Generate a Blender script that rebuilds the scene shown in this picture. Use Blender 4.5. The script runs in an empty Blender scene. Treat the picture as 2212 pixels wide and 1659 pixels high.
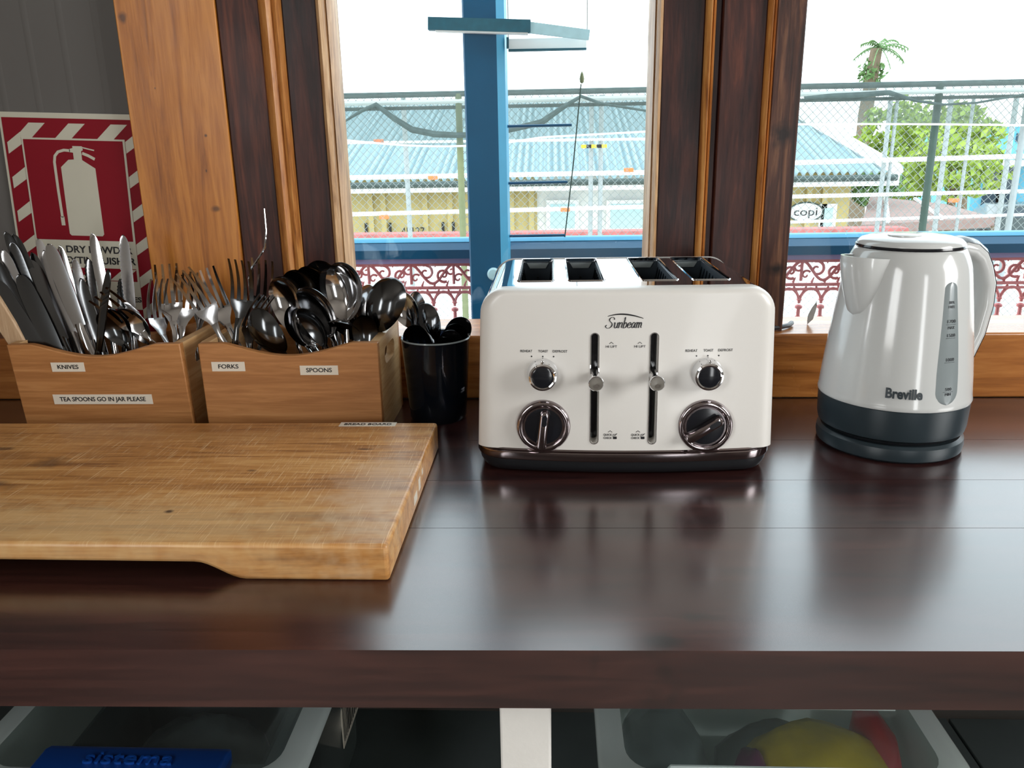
import bpy, bmesh, math, random
from mathutils import Vector, Matrix
PI = math.pi
random.seed(7)
S = bpy.context.scene
COL = S.collection

# ---------------------------------------------------------------- camera
F_PX, W_PX, H_PX = 1750.0, 2212.0, 1659.0
pitch, yaw, roll = math.radians(16.37), math.radians(-2.9), math.radians(1.0)
CAM = Vector((0, 0, 1.14))
FWD = Vector((math.sin(yaw)*math.cos(pitch), math.cos(yaw)*math.cos(pitch), -math.sin(pitch)))
_r0 = Vector((math.cos(yaw), -math.sin(yaw), 0))
_u0 = _r0.cross(FWD)
RGT = math.cos(roll)*_r0 - math.sin(roll)*_u0
UPV = math.sin(roll)*_r0 + math.cos(roll)*_u0
cd = bpy.data.cameras.new('camera'); cam = bpy.data.objects.new('camera', cd); COL.objects.link(cam)
cd.sensor_width = 36.0; cd.lens = 36.0*F_PX/W_PX; cd.clip_start = 0.02; cd.clip_end = 300
m3 = Matrix((RGT, UPV, -FWD)).transposed()
cam.matrix_world = Matrix.Translation(CAM) @ m3.to_4x4()
S.camera = cam

def ray(px, py): return RGT*(px-W_PX/2) - UPV*(py-H_PX/2) + FWD*F_PX
def PY(px, py, y): d = ray(px, py); return CAM + d*((y-CAM.y)/d.y)      # point of a measured sight line at depth y
def PZ(px, py, z): d = ray(px, py); return CAM + d*((z-CAM.z)/d.z)      # the same at height z

# ---------------------------------------------------------------- sky, exposure, daylight through the other windows, added rear fill
S.view_settings.view_transform = 'Standard'
S.view_settings.look = 'None'
S.view_settings.gamma = 1.0
S.view_settings.exposure = 0.0
S.view_settings.use_curve_mapping = False
S.cycles.use_denoising = True
S.cycles.max_bounces = 10
S.cycles.transparent_max_bounces = 16
S.cycles.sample_clamp_indirect = 6.0
wd = bpy.data.worlds.new('sky'); S.world = wd; wd.use_nodes = True
bg = wd.node_tree.nodes['Background']
bg.inputs['Color'].default_value = (0.84, 0.94, 1.0, 1)
bg.inputs['Strength'].default_value = 3.7

def area(name, loc, aim, sx, sy, power, col):
    l = bpy.data.lights.new(name, 'AREA'); l.shape = 'RECTANGLE'; l.size = sx; l.size_y = sy
    l.energy = power; l.color = col
    o = bpy.data.objects.new(name, l); COL.objects.link(o); o.location = loc
    o.rotation_euler = Vector(aim).to_track_quat('-Z', 'Y').to_euler()
    return o
area('daylight_right_window', (1.96, -0.05, 1.55), (-1, 0, 0), 1.0, 0.9, 40, (1.0, 0.98, 0.95))
area('daylight_left_window', (-1.24, -1.30, 1.6), (1, 0, 0), 1.05, 1.3, 34, (1.0, 0.98, 0.95))

area('rear_fill', (1.18, -2.78, 1.0), (0, 1, 0), 0.38, 1.9, 17, (1.0, 0.98, 0.95))  # added fill for the dim tubs and fronts, no real doorway

# ---------------------------------------------------------------- mesh helpers
ORG = {}
class MB:
    def __init__(s): s.v = []; s.f = []; s.m = []; s.mi = 0
    def add(s, vs, fs):
        b = len(s.v); s.v += [Vector(p) for p in vs]
        for f in fs: s.f.append([b+i for i in f]); s.m.append(s.mi)
        return s
    def box(s, x0, x1, y0, y1, z0, z1):
        return s.add([(x, y, z) for z in (z0, z1) for y in (y0, y1) for x in (x0, x1)],
                     [(0,2,3,1), (4,5,7,6), (0,1,5,4), (2,6,7,3), (0,4,6,2), (1,3,7,5)])
    def loft(s, rings, caps=(1, 1), closed=True):
        n = len(rings[0]); vs = [p for r in rings for p in r]; fs = []
        for i in range(len(rings)-1):
            for j in range(n if closed else n-1):
                k = (j+1) % n
                fs.append((i*n+j, i*n+k, (i+1)*n+k, (i+1)*n+j))
        if caps[0]: fs.append(tuple(range(n-1, -1, -1)))
        if caps[1]: b = (len(rings)-1)*n; fs.append(tuple(b+j for j in range(n)))
        return s.add(vs, fs)
    def tube(s, pts, r, n=8, caps=(1, 1), flat=1.0):
        pts = [Vector(p) for p in pts]; rings = []; rr = r if isinstance(r, (list, tuple)) else [r]*len(pts)
        prev = None
        for i, p in enumerate(pts):
            t = (pts[min(i+1, len(pts)-1)] - pts[max(i-1, 0)]).normalized()
            if prev is None:
                a = Vector((0, 0, 1)) if abs(t.z) < .9 else Vector((1, 0, 0))
                prev = t.cross(a).normalized()
            u = (prev - t*prev.dot(t)).normalized(); w = t.cross(u); prev = u
            rings.append([p + (u*math.cos(2*PI*k/n) + w*math.sin(2*PI*k/n)*flat)*rr[i] for k in range(n)])
        return s.loft(rings, caps)
    def lathe(s, prof, c=(0, 0, 0), n=48, axis='z', caps=(1, 1)):
        rings = []
        for r, h in prof:
            ring = []
            for k in range(n):
                a = 2*PI*k/n; x, y = r*math.cos(a), r*math.sin(a)
                q = (x, y, h) if axis == 'z' else (x, h, -y) if axis == 'y' else (h, x, y)
                ring.append(Vector(q)+Vector(c))
            rings.append(ring)
        return s.loft(rings, caps)
    def prism(s, pts2, fn, h0, h1):
        n = len(pts2)
        return s.add([fn(x, y, h) for h in (h0, h1) for x, y in pts2],
                     [tuple(range(n-1, -1, -1)), tuple(range(n, 2*n))] + [(i, (i+1) % n, n+(i+1) % n, n+i) for i in range(n)])
    def build(s, name, mats, parent=None, sharp=40, bevel=0, seg=2, flat=False, origin=None, fix=True):
        o3 = Vector(origin) if origin else (ORG[parent.name] if parent else Vector((0, 0, 0)))
        me = bpy.data.meshes.new(name); me.from_pydata([tuple(p-o3) for p in s.v], [], s.f)
        for m in (mats if isinstance(mats, (list, tuple)) else [mats]): me.materials.append(m)
        for p, m in zip(me.polygons, s.m): p.material_index = m
        if fix:
            bm = bmesh.new(); bm.from_mesh(me); bmesh.ops.recalc_face_normals(bm, faces=bm.faces); bm.to_mesh(me); bm.free()
        if not flat:
            for p in me.polygons: p.use_smooth = True
            me.set_sharp_from_angle(angle=math.radians(sharp))
        me.update()
        o = bpy.data.objects.new(name, me); COL.objects.link(o)
        if parent: o.parent = parent
        else: o.location = o3
        ORG[o.name] = o3
        if bevel:
            b = o.modifiers.new('bevel', 'BEVEL'); b.width = bevel; b.segments = seg; b.limit_method = 'ANGLE'
            b.angle_limit = math.radians(35); b.harden_normals = False
        return o

def tag(o, label=None, cat=None, group=None, kind=None):
    if label: o['label'] = label
    if cat: o['category'] = cat
    if group: o['group'] = group
    if kind: o['kind'] = kind
    return o
def thing(name, loc, label, cat, group=None, kind=None):
    o = bpy.data.objects.new(name, None); COL.objects.link(o); o.location = loc; o.empty_display_size = .02
    ORG[o.name] = Vector(loc)
    return tag(o, label, cat, group, kind)
def bx(name, mats, x0, x1, y0, y1, z0, z1, parent=None, bevel=0.001, origin=None):
    return MB().box(x0, x1, y0, y1, z0, z1).build(name, mats, parent, bevel=bevel, origin=origin)
def struct(name, mats, x0, x1, y0, y1, z0, z1, bevel=0):
    return tag(bx(name, mats, x0, x1, y0, y1, z0, z1, bevel=bevel), kind='structure')
def boolean_cut(o, mb):
    c = mb.build('cutter', [], None, flat=True)
    md = o.modifiers.new('cut', 'BOOLEAN'); md.operation = 'DIFFERENCE'; md.solver = 'EXACT'; md.object = c
    bpy.context.view_layer.update()
    dg = bpy.context.evaluated_depsgraph_get()
    me = bpy.data.meshes.new_from_object(o.evaluated_get(dg))
    o.modifiers.clear(); o.data = me
    for p in me.polygons: p.use_smooth = True
    me.set_sharp_from_angle(angle=math.radians(38))
    cm = c.data; bpy.data.objects.remove(c); bpy.data.meshes.remove(cm)
def text(name, s, size, fn, mat, parent, thick=.0003, shear=0, bold=0, space=1.0, align='CENTER', wid=None):
    cu = bpy.data.curves.new('lettering', 'FONT'); cu.body = s; cu.size = size; cu.align_x = align; cu.align_y = 'CENTER'
    cu.extrude = thick/2; cu.shear = shear; cu.offset = bold; cu.space_character = space; cu.resolution_u = 4
    t = bpy.data.objects.new('lettering', cu); COL.objects.link(t)
    bpy.context.view_layer.update()
    me = bpy.data.meshes.new_from_object(t.evaluated_get(bpy.context.evaluated_depsgraph_get()))
    bpy.data.objects.remove(t); bpy.data.curves.remove(cu)
    k = 1.0
    if wid:
        xs = [v.co.x for v in me.vertices]; k = wid/(max(xs)-min(xs))
    o3 = ORG[parent.name] if parent else Vector((0, 0, 0))
    for v in me.vertices: v.co = Vector(fn(v.co.x*k, v.co.y, v.co.z+thick/2)) - o3
    me.materials.clear(); me.materials.append(mat)
    o = bpy.data.objects.new(name, me); COL.objects.link(o)
    if parent: o.parent = parent
    ORG[o.name] = o3
    return o
def rrect(hw, hh, r, n=6):
    out = []
    for cx, cy, a0 in ((hw-r, hh-r, 0), (-hw+r, hh-r, PI/2), (-hw+r, -hh+r, PI), (hw-r, -hh+r, 1.5*PI)):
        for i in range(n+1):
            a = a0+PI/2*i/n; out.append((cx+r*math.cos(a), cy+r*math.sin(a)))
    return out

# ---------------------------------------------------------------- materials
def nt(name):
    m = bpy.data.materials.new(name); m.use_nodes = True
    return m, m.node_tree.nodes, m.node_tree.links, m.node_tree.nodes['Principled BSDF']
def plain(name, col, rough=.5, metal=0, spec=.5, bump=0, bscale=200, var=0, vscale=30, coat=0, trans=0, ior=1.45, alpha=1, aniso=0):
    m, N, L, b = nt(name)
    b.inputs['Base Color'].default_value = (*col, 1); b.inputs['Roughness'].default_value = rough
    b.inputs['Metallic'].default_value = metal; b.inputs['Specular IOR Level'].default_value = spec
    b.inputs['Coat Weight'].default_value = coat; b.inputs['Coat Roughness'].default_value = .08
    b.inputs['Transmission Weight'].default_value = trans; b.inputs['IOR'].default_value = ior
    b.inputs['Alpha'].default_value = alpha
    tc = N.new('ShaderNodeTexCoord')
    if var:
        nz = N.new('ShaderNodeTexNoise'); nz.inputs['Scale'].default_value = vscale; nz.inputs['Detail'].default_value = 5
        L.new(tc.outputs['Object'], nz.inputs['Vector'])
        mx = N.new('ShaderNodeMix'); mx.data_type = 'RGBA'
        mx.inputs[6].default_value = (*[c*(1-var) for c in col], 1); mx.inputs[7].default_value = (*[min(1, c*(1+var)) for c in col], 1)
        L.new(nz.outputs['Fac'], mx.inputs[0]); L.new(mx.outputs[2], b.inputs['Base Color'])
    if bump:
        nz = N.new('ShaderNodeTexNoise'); nz.inputs['Scale'].default_value = bscale; nz.inputs['Detail'].default_value = 4
        L.new(tc.outputs['Object'], nz.inputs['Vector'])
        bp = N.new('ShaderNodeBump'); bp.inputs['Strength'].default_value = bump; bp.inputs['Distance'].default_value = .001
        L.new(nz.outputs['Fac'], bp.inputs['Height']); L.new(bp.outputs['Normal'], b.inputs['Normal'])
    return m
def wood(name, cols, axis='x', rough=.4, scale=1.0, coat=0, bump=.25, seed=0, grain=1.0, scratches=None, spots=(), stretch=14, roughvar=.12, spec=.5):
    """cols: dark, mid, light. The grain runs along axis."""
    m, N, L, b = nt(name)
    tc = N.new('ShaderNodeTexCoord'); mp = N.new('ShaderNodeMapping')
    sc = [stretch*scale]*3; sc['xyz'.index(axis)] = 1.1*scale
    mp.inputs['Scale'].default_value = sc; mp.inputs['Location'].default_value = (seed*1.7, seed*2.3, seed*.9)
    L.new(tc.outputs['Object'], mp.inputs['Vector'])
    n1 = N.new('ShaderNodeTexNoise'); n1.inputs['Scale'].default_value = 2.2; n1.inputs['Detail'].default_value = 7
    n1.inputs['Roughness'].default_value = .62; n1.inputs['Distortion'].default_value = 1.3
    L.new(mp.outputs['Vector'], n1.inputs['Vector'])
    n2 = N.new('ShaderNodeTexNoise'); n2.inputs['Scale'].default_value = 16; n2.inputs['Detail'].default_value = 4
    L.new(mp.outputs['Vector'], n2.inputs['Vector'])
    ad = N.new('ShaderNodeMath'); ad.operation = 'MULTIPLY_ADD'; ad.inputs[1].default_value = .35*grain
    L.new(n2.outputs['Fac'], ad.inputs[0]); L.new(n1.outputs['Fac'], ad.inputs[2])
    rp = N.new('ShaderNodeValToRGB'); e = rp.color_ramp.elements
    e[0].position = .48; e[0].color = (*cols[0], 1); e[1].position = .86; e[1].color = (*cols[2], 1)
    k = e.new(.66); k.color = (*cols[1], 1)
    L.new(ad.outputs[0], rp.inputs['Fac'])
    col = rp.outputs['Color']
    def mixin(fac, c):
        nonlocal col
        mx = N.new('ShaderNodeMix'); mx.data_type = 'RGBA'; mx.inputs[7].default_value = (*c, 1)
        L.new(fac, mx.inputs[0]); L.new(col, mx.inputs[6]); col = mx.outputs[2]
    if scratches:
        sc_col, amt, layers = scratches
        for q, (ang, sx) in enumerate(layers):
            m2 = N.new('ShaderNodeMapping'); m2.inputs['Rotation'].default_value = (0, 0, ang)
            m2.inputs['Scale'].default_value = (sx, sx*.022, 1); m2.inputs['Location'].default_value = (q*3.1, q, 0)
            L.new(tc.outputs['Object'], m2.inputs['Vector'])
            v = N.new('ShaderNodeTexNoise'); v.inputs['Scale'].default_value = 1; v.inputs['Detail'].default_value = 2
            L.new(m2.outputs['Vector'], v.inputs['Vector'])
            r = N.new('ShaderNodeMapRange'); r.inputs[1].default_value = .655; r.inputs[2].default_value = .70
            r.inputs[3].default_value = 0; r.inputs[4].default_value = amt
            L.new(v.outputs['Fac'], r.inputs[0])
            k1 = N.new('ShaderNodeTexNoise'); k1.inputs['Scale'].default_value = 9; k1.inputs['Detail'].default_value = 3   # knife marks come in patches
            m4 = N.new('ShaderNodeMapping'); m4.inputs['Location'].default_value = (q*5.3, q*2.1, 0)
            L.new(tc.outputs['Object'], m4.inputs['Vector']); L.new(m4.outputs['Vector'], k1.inputs['Vector'])
            k2 = N.new('ShaderNodeMapRange'); k2.inputs[1].default_value = .46; k2.inputs[2].default_value = .66; L.new(k1.outputs['Fac'], k2.inputs[0])
            k3 = N.new('ShaderNodeMath'); k3.operation = 'MULTIPLY'; L.new(r.outputs[0], k3.inputs[0]); L.new(k2.outputs[0], k3.inputs[1])
            gz_ = N.new('ShaderNodeSeparateXYZ'); ge = N.new('ShaderNodeNewGeometry'); L.new(ge.outputs['True Normal'], gz_.inputs[0])
            k4 = N.new('ShaderNodeMath'); k4.operation = 'MULTIPLY'; k4.use_clamp = True; L.new(k3.outputs[0], k4.inputs[0]); L.new(gz_.outputs['Z'], k4.inputs[1])
            mixin(k4.outputs[0], sc_col)
    for (c, rad, dk, st) in spots:                                     # knots, stains, wear and a painted sheen with a place of their own
        sb = N.new('ShaderNodeVectorMath'); sb.operation = 'SUBTRACT'; sb.inputs[1].default_value = c
        L.new(tc.outputs['Object'], sb.inputs[0])
        dv = N.new('ShaderNodeVectorMath'); dv.operation = 'DIVIDE'; dv.inputs[1].default_value = rad
        L.new(sb.outputs[0], dv.inputs[0])
        nz = N.new('ShaderNodeTexNoise'); nz.inputs['Scale'].default_value = 60; L.new(tc.outputs['Object'], nz.inputs['Vector'])
        ln = N.new('ShaderNodeVectorMath'); ln.operation = 'LENGTH'; L.new(dv.outputs[0], ln.inputs[0])
        sm = N.new('ShaderNodeMath'); sm.operation = 'MULTIPLY_ADD'; sm.inputs[1].default_value = 1.4
        L.new(nz.outputs['Fac'], sm.inputs[0]); L.new(ln.outputs['Value'], sm.inputs[2])
        r = N.new('ShaderNodeMapRange'); r.inputs[1].default_value = 1.75; r.inputs[2].default_value = 1.0
        r.inputs[3].default_value = 0; r.inputs[4].default_value = st
        L.new(sm.outputs[0], r.inputs[0]); mixin(r.outputs[0], dk)
    L.new(col, b.inputs['Base Color'])
    rr = N.new('ShaderNodeMapRange'); rr.inputs[3].default_value = rough-roughvar; rr.inputs[4].default_value = rough+roughvar
    n3 = N.new('ShaderNodeTexNoise'); n3.inputs['Scale'].default_value = 9; n3.inputs['Detail'].default_value = 6
    L.new(tc.outputs['Object'], n3.inputs['Vector']); L.new(n3.outputs['Fac'], rr.inputs[0]); L.new(rr.outputs[0], b.inputs['Roughness'])
    b.inputs['Coat Weight'].default_value = coat; b.inputs['Coat Roughness'].default_value = .2; b.inputs['Specular IOR Level'].default_value = spec
    bp = N.new('ShaderNodeBump'); bp.inputs['Strength'].default_value = bump; bp.inputs['Distance'].default_value = .0012
    L.new(ad.outputs[0], bp.inputs['Height']); L.new(bp.outputs['Normal'], b.inputs['Normal'])
    return m
def clear(name, tint, fres=1.45, rough=.02, milk=0.0, milkcol=(.8, .85, .85), gloss=1.0):
    """thin clear sheet: straight-through light, a Fresnel sheen, optional milky scatter"""
    m, N, L, b = nt(name); N.remove(b); out = N['Material Output']
    tr = N.new('ShaderNodeBsdfTransparent'); tr.inputs['Color'].default_value = (*tint, 1)
    gl = N.new('ShaderNodeBsdfGlossy'); gl.inputs['Roughness'].default_value = rough
    fr = N.new('ShaderNodeFresnel'); fr.inputs['IOR'].default_value = fres
    ge = N.new('ShaderNodeNewGeometry'); ir = N.new('ShaderNodeMapRange')      # same sheen from either side of the sheet
    ir.inputs[3].default_value = fres; ir.inputs[4].default_value = 1/fres
    L.new(ge.outputs['Backfacing'], ir.inputs[0]); L.new(ir.outputs[0], fr.inputs['IOR'])
    base = tr.outputs[0]
    if milk:
        df = N.new('ShaderNodeBsdfDiffuse'); df.inputs['Color'].default_value = (*milkcol, 1)
        tl = N.new('ShaderNodeBsdfTranslucent'); tl.inputs['Color'].default_value = (*milkcol, 1)
        ad = N.new('ShaderNodeMixShader'); ad.inputs[0].default_value = .4
        L.new(df.outputs[0], ad.inputs[1]); L.new(tl.outputs[0], ad.inputs[2])
        mm = N.new('ShaderNodeMixShader'); mm.inputs[0].default_value = milk
        L.new(base, mm.inputs[1]); L.new(ad.outputs[0], mm.inputs[2]); base = mm.outputs[0]
    ml = N.new('ShaderNodeMath'); ml.operation = 'MULTIPLY'; ml.inputs[1].default_value = gloss
    L.new(fr.outputs[0], ml.inputs[0])
    mx = N.new('ShaderNodeMixShader'); L.new(ml.outputs[0], mx.inputs[0]); L.new(base, mx.inputs[1]); L.new(gl.outputs[0], mx.inputs[2])
    L.new(mx.outputs[0], out.inputs['Surface'])
    return m

M = {}
M['orange'] = wood('varnished_pine', ((.24, .075, .011), (.40, .135, .018), (.54, .21, .035)), 'z', .40, 1.2, spots=(((-.545, 1.1, 1.305), (.006, .05, .008), (.05, .02, .01), .8), ((-.452, 1.1, 1.065), (.008, .05, .005), (.08, .03, .01), .8), ((-.455, 1.1, 1.16), (.0025, .05, .0025), (.05, .02, .01), .9), ((-.515, 1.1, 1.22), (.0015, .05, .002), (.05, .02, .01), .9), ((-.46, 1.1, 1.115), (.0015, .05, .003), (.05, .02, .01), .9)))
M['strip'] = wood('varnished_strip', ((.20, .065, .014), (.42, .16, .035), (.58, .28, .08)), 'z', .33, 2.2, seed=3)
M['dark_z'] = wood('dark_stained_upright', ((.008, .004, .004), (.022, .007, .006), (.06, .017, .011)), 'z', .42, 1.3, seed=5, spec=.3)
M['dark_z2'] = wood('dark_stained_casing', ((.012, .004, .004), (.045, .013, .009), (.13, .036, .018)), 'z', .45, 1.0, seed=9, bump=.4, spec=.3)
M['jamb'] = wood('knotty_dark_jamb', ((.010, .005, .004), (.05, .017, .010), (.17, .075, .036)), 'z', .48, 1.1, seed=13, bump=.5, spec=.35, spots=(((.297, 1.1, 1.15), (.016, .05, .02), (.008, .004, .004), .95), ((.30, 1.1, .975), (.014, .05, .010), (.010, .005, .004), .95)))
M['bead'] = wood('glazing_bead', ((.16, .075, .03), (.36, .20, .09), (.55, .36, .19)), 'z', .35, 2.0, seed=21)
M['sill'] = wood('orange_sill', ((.20, .065, .014), (.34, .12, .026), (.45, .18, .045)), 'x', .26, 1.1, seed=2, roughvar=.05)
M['top'] = wood('mahogany_worktop', ((.014, .005, .006), (.034, .011, .010), (.062, .021, .017)), 'x', .22, .8, seed=4, bump=.03, roughvar=.06, spec=.8, coat=.5, spots=(((.078, -.295, .8), (.020, .012, .1), (.006, .004, .004), .95), ((.105, -.262, .8), (.022, .007, .1), (.006, .004, .004), .9), ((.03, -.303, .8), (.006, .004, .1), (.008, .004, .004), .8)))
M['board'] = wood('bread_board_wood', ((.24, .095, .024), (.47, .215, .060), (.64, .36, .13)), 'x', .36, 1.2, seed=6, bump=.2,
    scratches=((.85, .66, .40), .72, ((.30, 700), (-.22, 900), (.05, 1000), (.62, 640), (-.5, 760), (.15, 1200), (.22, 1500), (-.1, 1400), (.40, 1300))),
    spots=(((.03, -.115, .033), (.33, .065, .1), (.72, .52, .27), .42), ((.235, -.04, .033), (.05, .12, .1), (.62, .46, .32), .40), ((.02, .115, .033), (.26, .045, .1), (.22, .09, .03), .40), ((-.12, .025, .033), (.022, .02, .1), (.05, .03, .02), .6), ((-.155, -.035, .033), (.04, .018, .1), (.09, .055, .03), .55), ((.06, -.09, .033), (.005, .004, .1), (.03, .015, .01), .9), ((-.20, .065, .033), (.018, .006, .1), (.05, .02, .01), .7), ((.20, .065, .033), (.012, .003, .1), (.04, .015, .01), .8), ((.10, .005, .033), (.007, .004, .1), (.06, .02, .01), .7)))  # second spot paints the window sheen on the right end
M['bamboo'] = wood('bamboo', ((.33, .135, .04), (.42, .185, .06), (.50, .245, .09)), 'x', .45, 2.2, seed=8, stretch=20, bump=.12, grain=.6)
M['bamboo_y'] = wood('bamboo_side', ((.42, .23, .09), (.52, .32, .15), (.60, .40, .21)), 'y', .45, 2.2, seed=11, stretch=20, bump=.12, grain=.6)
M['pale_wood'] = wood('pale_handle_wood', ((.36, .22, .12), (.46, .31, .18), (.55, .39, .25)), 'z', .55, 3, seed=1)
M['wall'] = plain('grey_painted_wall', (.105, .098, .092), .65, var=.12, vscale=6, bump=.1, bscale=60)
M['room'] = plain('room_plaster', (.24, .21, .18), .8, var=.08)
M['floor'] = plain('lino_floor', (.22, .20, .17), .5, var=.3, vscale=12)
M['shelf'] = plain('dark_green_shelf', (.085, .105, .105), .55, var=.25, vscale=10)
M['white_paint'] = plain('white_brushed_paint', (.78, .76, .72), .55, var=.05, vscale=60, bump=.3, bscale=150)
M['glass'] = clear('window_glass', (.97, .99, .99), 1.45, .01)
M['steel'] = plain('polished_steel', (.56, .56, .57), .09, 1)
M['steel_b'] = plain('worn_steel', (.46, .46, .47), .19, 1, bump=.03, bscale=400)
M['steel_d'] = plain('darkened_steel', (.11, .115, .12), .15, 1)  # dark surroundings' reflections painted into the steel colour
M['chrome'] = plain('chrome', (.80, .81, .83), .045, 1)
M['smoked'] = plain('smoked_chrome', (.33, .29, .30), .12, 1)
M['toaster_white'] = plain('satin_white_enamel', (.65, .63, .595), .36, bump=.02, bscale=500, coat=.15)
M['black'] = plain('black_plastic', (.012, .013, .015), .35)
M['gloss_black'] = plain('gloss_black', (.010, .011, .014), .12)
M['print'] = plain('black_print', (.012, .012, .014), .5)
M['liner'] = plain('slot_liner_steel', (.03, .042, .055), .45, .2)
M['kettle_white'] = plain('pearl_white_plastic', (.50, .51, .50), .16, coat=.4)
M['kettle_dark'] = plain('charcoal_plastic', (.018, .028, .034), .36)
M['gauge'] = plain('smoky_gauge', (.20, .23, .235), .18, coat=.3)
M['gauge_print'] = plain('gauge_print', (.03, .035, .04), .5)
M['sign_red'] = plain('sign_red', (.20, .004, .012), .55, spec=.2, var=.06)
M['sign_cream'] = plain('sign_cream', (.50, .48, .39), .4, var=.04)
M['label'] = plain('white_label_tape', (.70, .64, .54), .45)
M['jar'] = clear('dark_jar_glass', (.10, .14, .22), 1.5, .08, .14, (.03, .045, .07))
M['cord'] = plain('black_cord', (.012, .014, .018), .35)
M['leaf_dry'] = plain('grey_dry_leaf', (.25, .25, .24), .8, var=.3, vscale=80)
M['box_clear'] = clear('translucent_tub', (.86, .94, .92), 1.4, .18, .30, (.75, .86, .84))
M['lid_clear'] = clear('clear_lid', (.88, .95, .93), 1.4, .16, .13, (.75, .86, .84))
M['lid_rim'] = clear('frosted_rim', (.75, .85, .84), 1.4, .25, .85, (.80, .90, .89))
M['blue_clip'] = plain('blue_clip', (.008, .07, .36), .3)
M['yellow_bag'] = plain('yellow_bag', (.80, .58, .03), .25, var=.25, vscale=40, bump=.8, bscale=70)
M['red_bag'] = plain('red_bag', (.55, .03, .05), .3, bump=.6, bscale=80)
M['purple_bag'] = plain('purple_bag', (.16, .02, .10), .3)
M['green_cap'] = plain('green_cap', (.02, .22, .12), .4)
M['grey_bag'] = plain('grey_film_bag', (.13, .16, .17), .3, var=.3, vscale=20, bump=.8, bscale=40)
M['dark_tub'] = plain('dark_tub', (.02, .035, .04), .4)
# outdoors
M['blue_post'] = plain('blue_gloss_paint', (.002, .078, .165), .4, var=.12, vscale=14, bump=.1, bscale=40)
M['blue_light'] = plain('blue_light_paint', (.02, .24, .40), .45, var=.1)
M['teal'] = plain('teal_paint', (.015, .10, .14), .6, var=.35, vscale=60)
M['pale_teal'] = plain('pale_teal_paint', (.45, .66, .70), .6, var=.15, vscale=50)
M['purple'] = plain('plum_paint', (.30, .24, .42), .5)
M['lace'] = plain('oxide_red_iron', (.60, .19, .19), .5, var=.15, vscale=30)
M['olive'] = plain('olive_pipe', (.17, .19, .09), .5, var=.2)
M['dgreen'] = plain('dark_green_pipe', (.03, .06, .045), .5, var=.3, vscale=20)
M['galv'] = plain('galvanised_pipe', (.30, .33, .33), .5, .2, var=.1)
M['wire'] = plain('fence_wire', (.22, .25, .24), .5)
M['net'] = clear('shade_cloth', (.78, .82, .80), 1.2, .6, .30, (.22, .25, .24), .2)
M['net_hem'] = plain('dark_net_hem', (.06, .085, .08), .8, var=.5, vscale=25)
M['white_pipe'] = plain('white_scaffold_pipe', (.86, .87, .86), .45)
M['roof'] = plain('pale_roof_iron', (.22, .33, .36), .5, var=.12, vscale=3)
M['fascia'] = plain('white_fascia', (.85, .85, .83), .6)
M['cream_wall'] = plain('cream_weatherboard', (.52, .42, .18), .7, var=.08, vscale=3)
M['brick'] = plain('red_brick_band', (.42, .13, .12), .8, var=.5, vscale=14)
M['street'] = plain('pale_street', (.74, .70, .62), .85, var=.15, vscale=2)
M['leaf'] = plain('yellow_green_leaf', (.28, .38, .06), .6, var=.5, vscale=3)
M['leaf2'] = plain('deep_green_leaf', (.10, .19, .06), .6, var=.5, vscale=3)
M['bark'] = plain('bark', (.16, .12, .08), .9, var=.3)
M['blue_house'] = plain('sky_blue_cladding', (.12, .42, .58), .6, var=.1, vscale=3)
M['dark_glass'] = plain('dark_window', (.04, .06, .08), .15)
M['brown_deck'] = plain('weathered_brown_roof', (.25, .17, .15), .8, var=.3, vscale=12)
M['car'] = plain('dark_car_paint', (.03, .05, .055), .25, coat=.5)
M['silver_car'] = plain('silver_car_paint', (.5, .52, .53), .3, .3)
M['tyre'] = plain('tyre', (.02, .02, .02), .8)
M['orange_clamp'] = plain('orange_clamp', (.75, .18, .05), .5)
M['tape_yellow'] = plain('hazard_yellow', (.75, .55, .03), .5)
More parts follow.
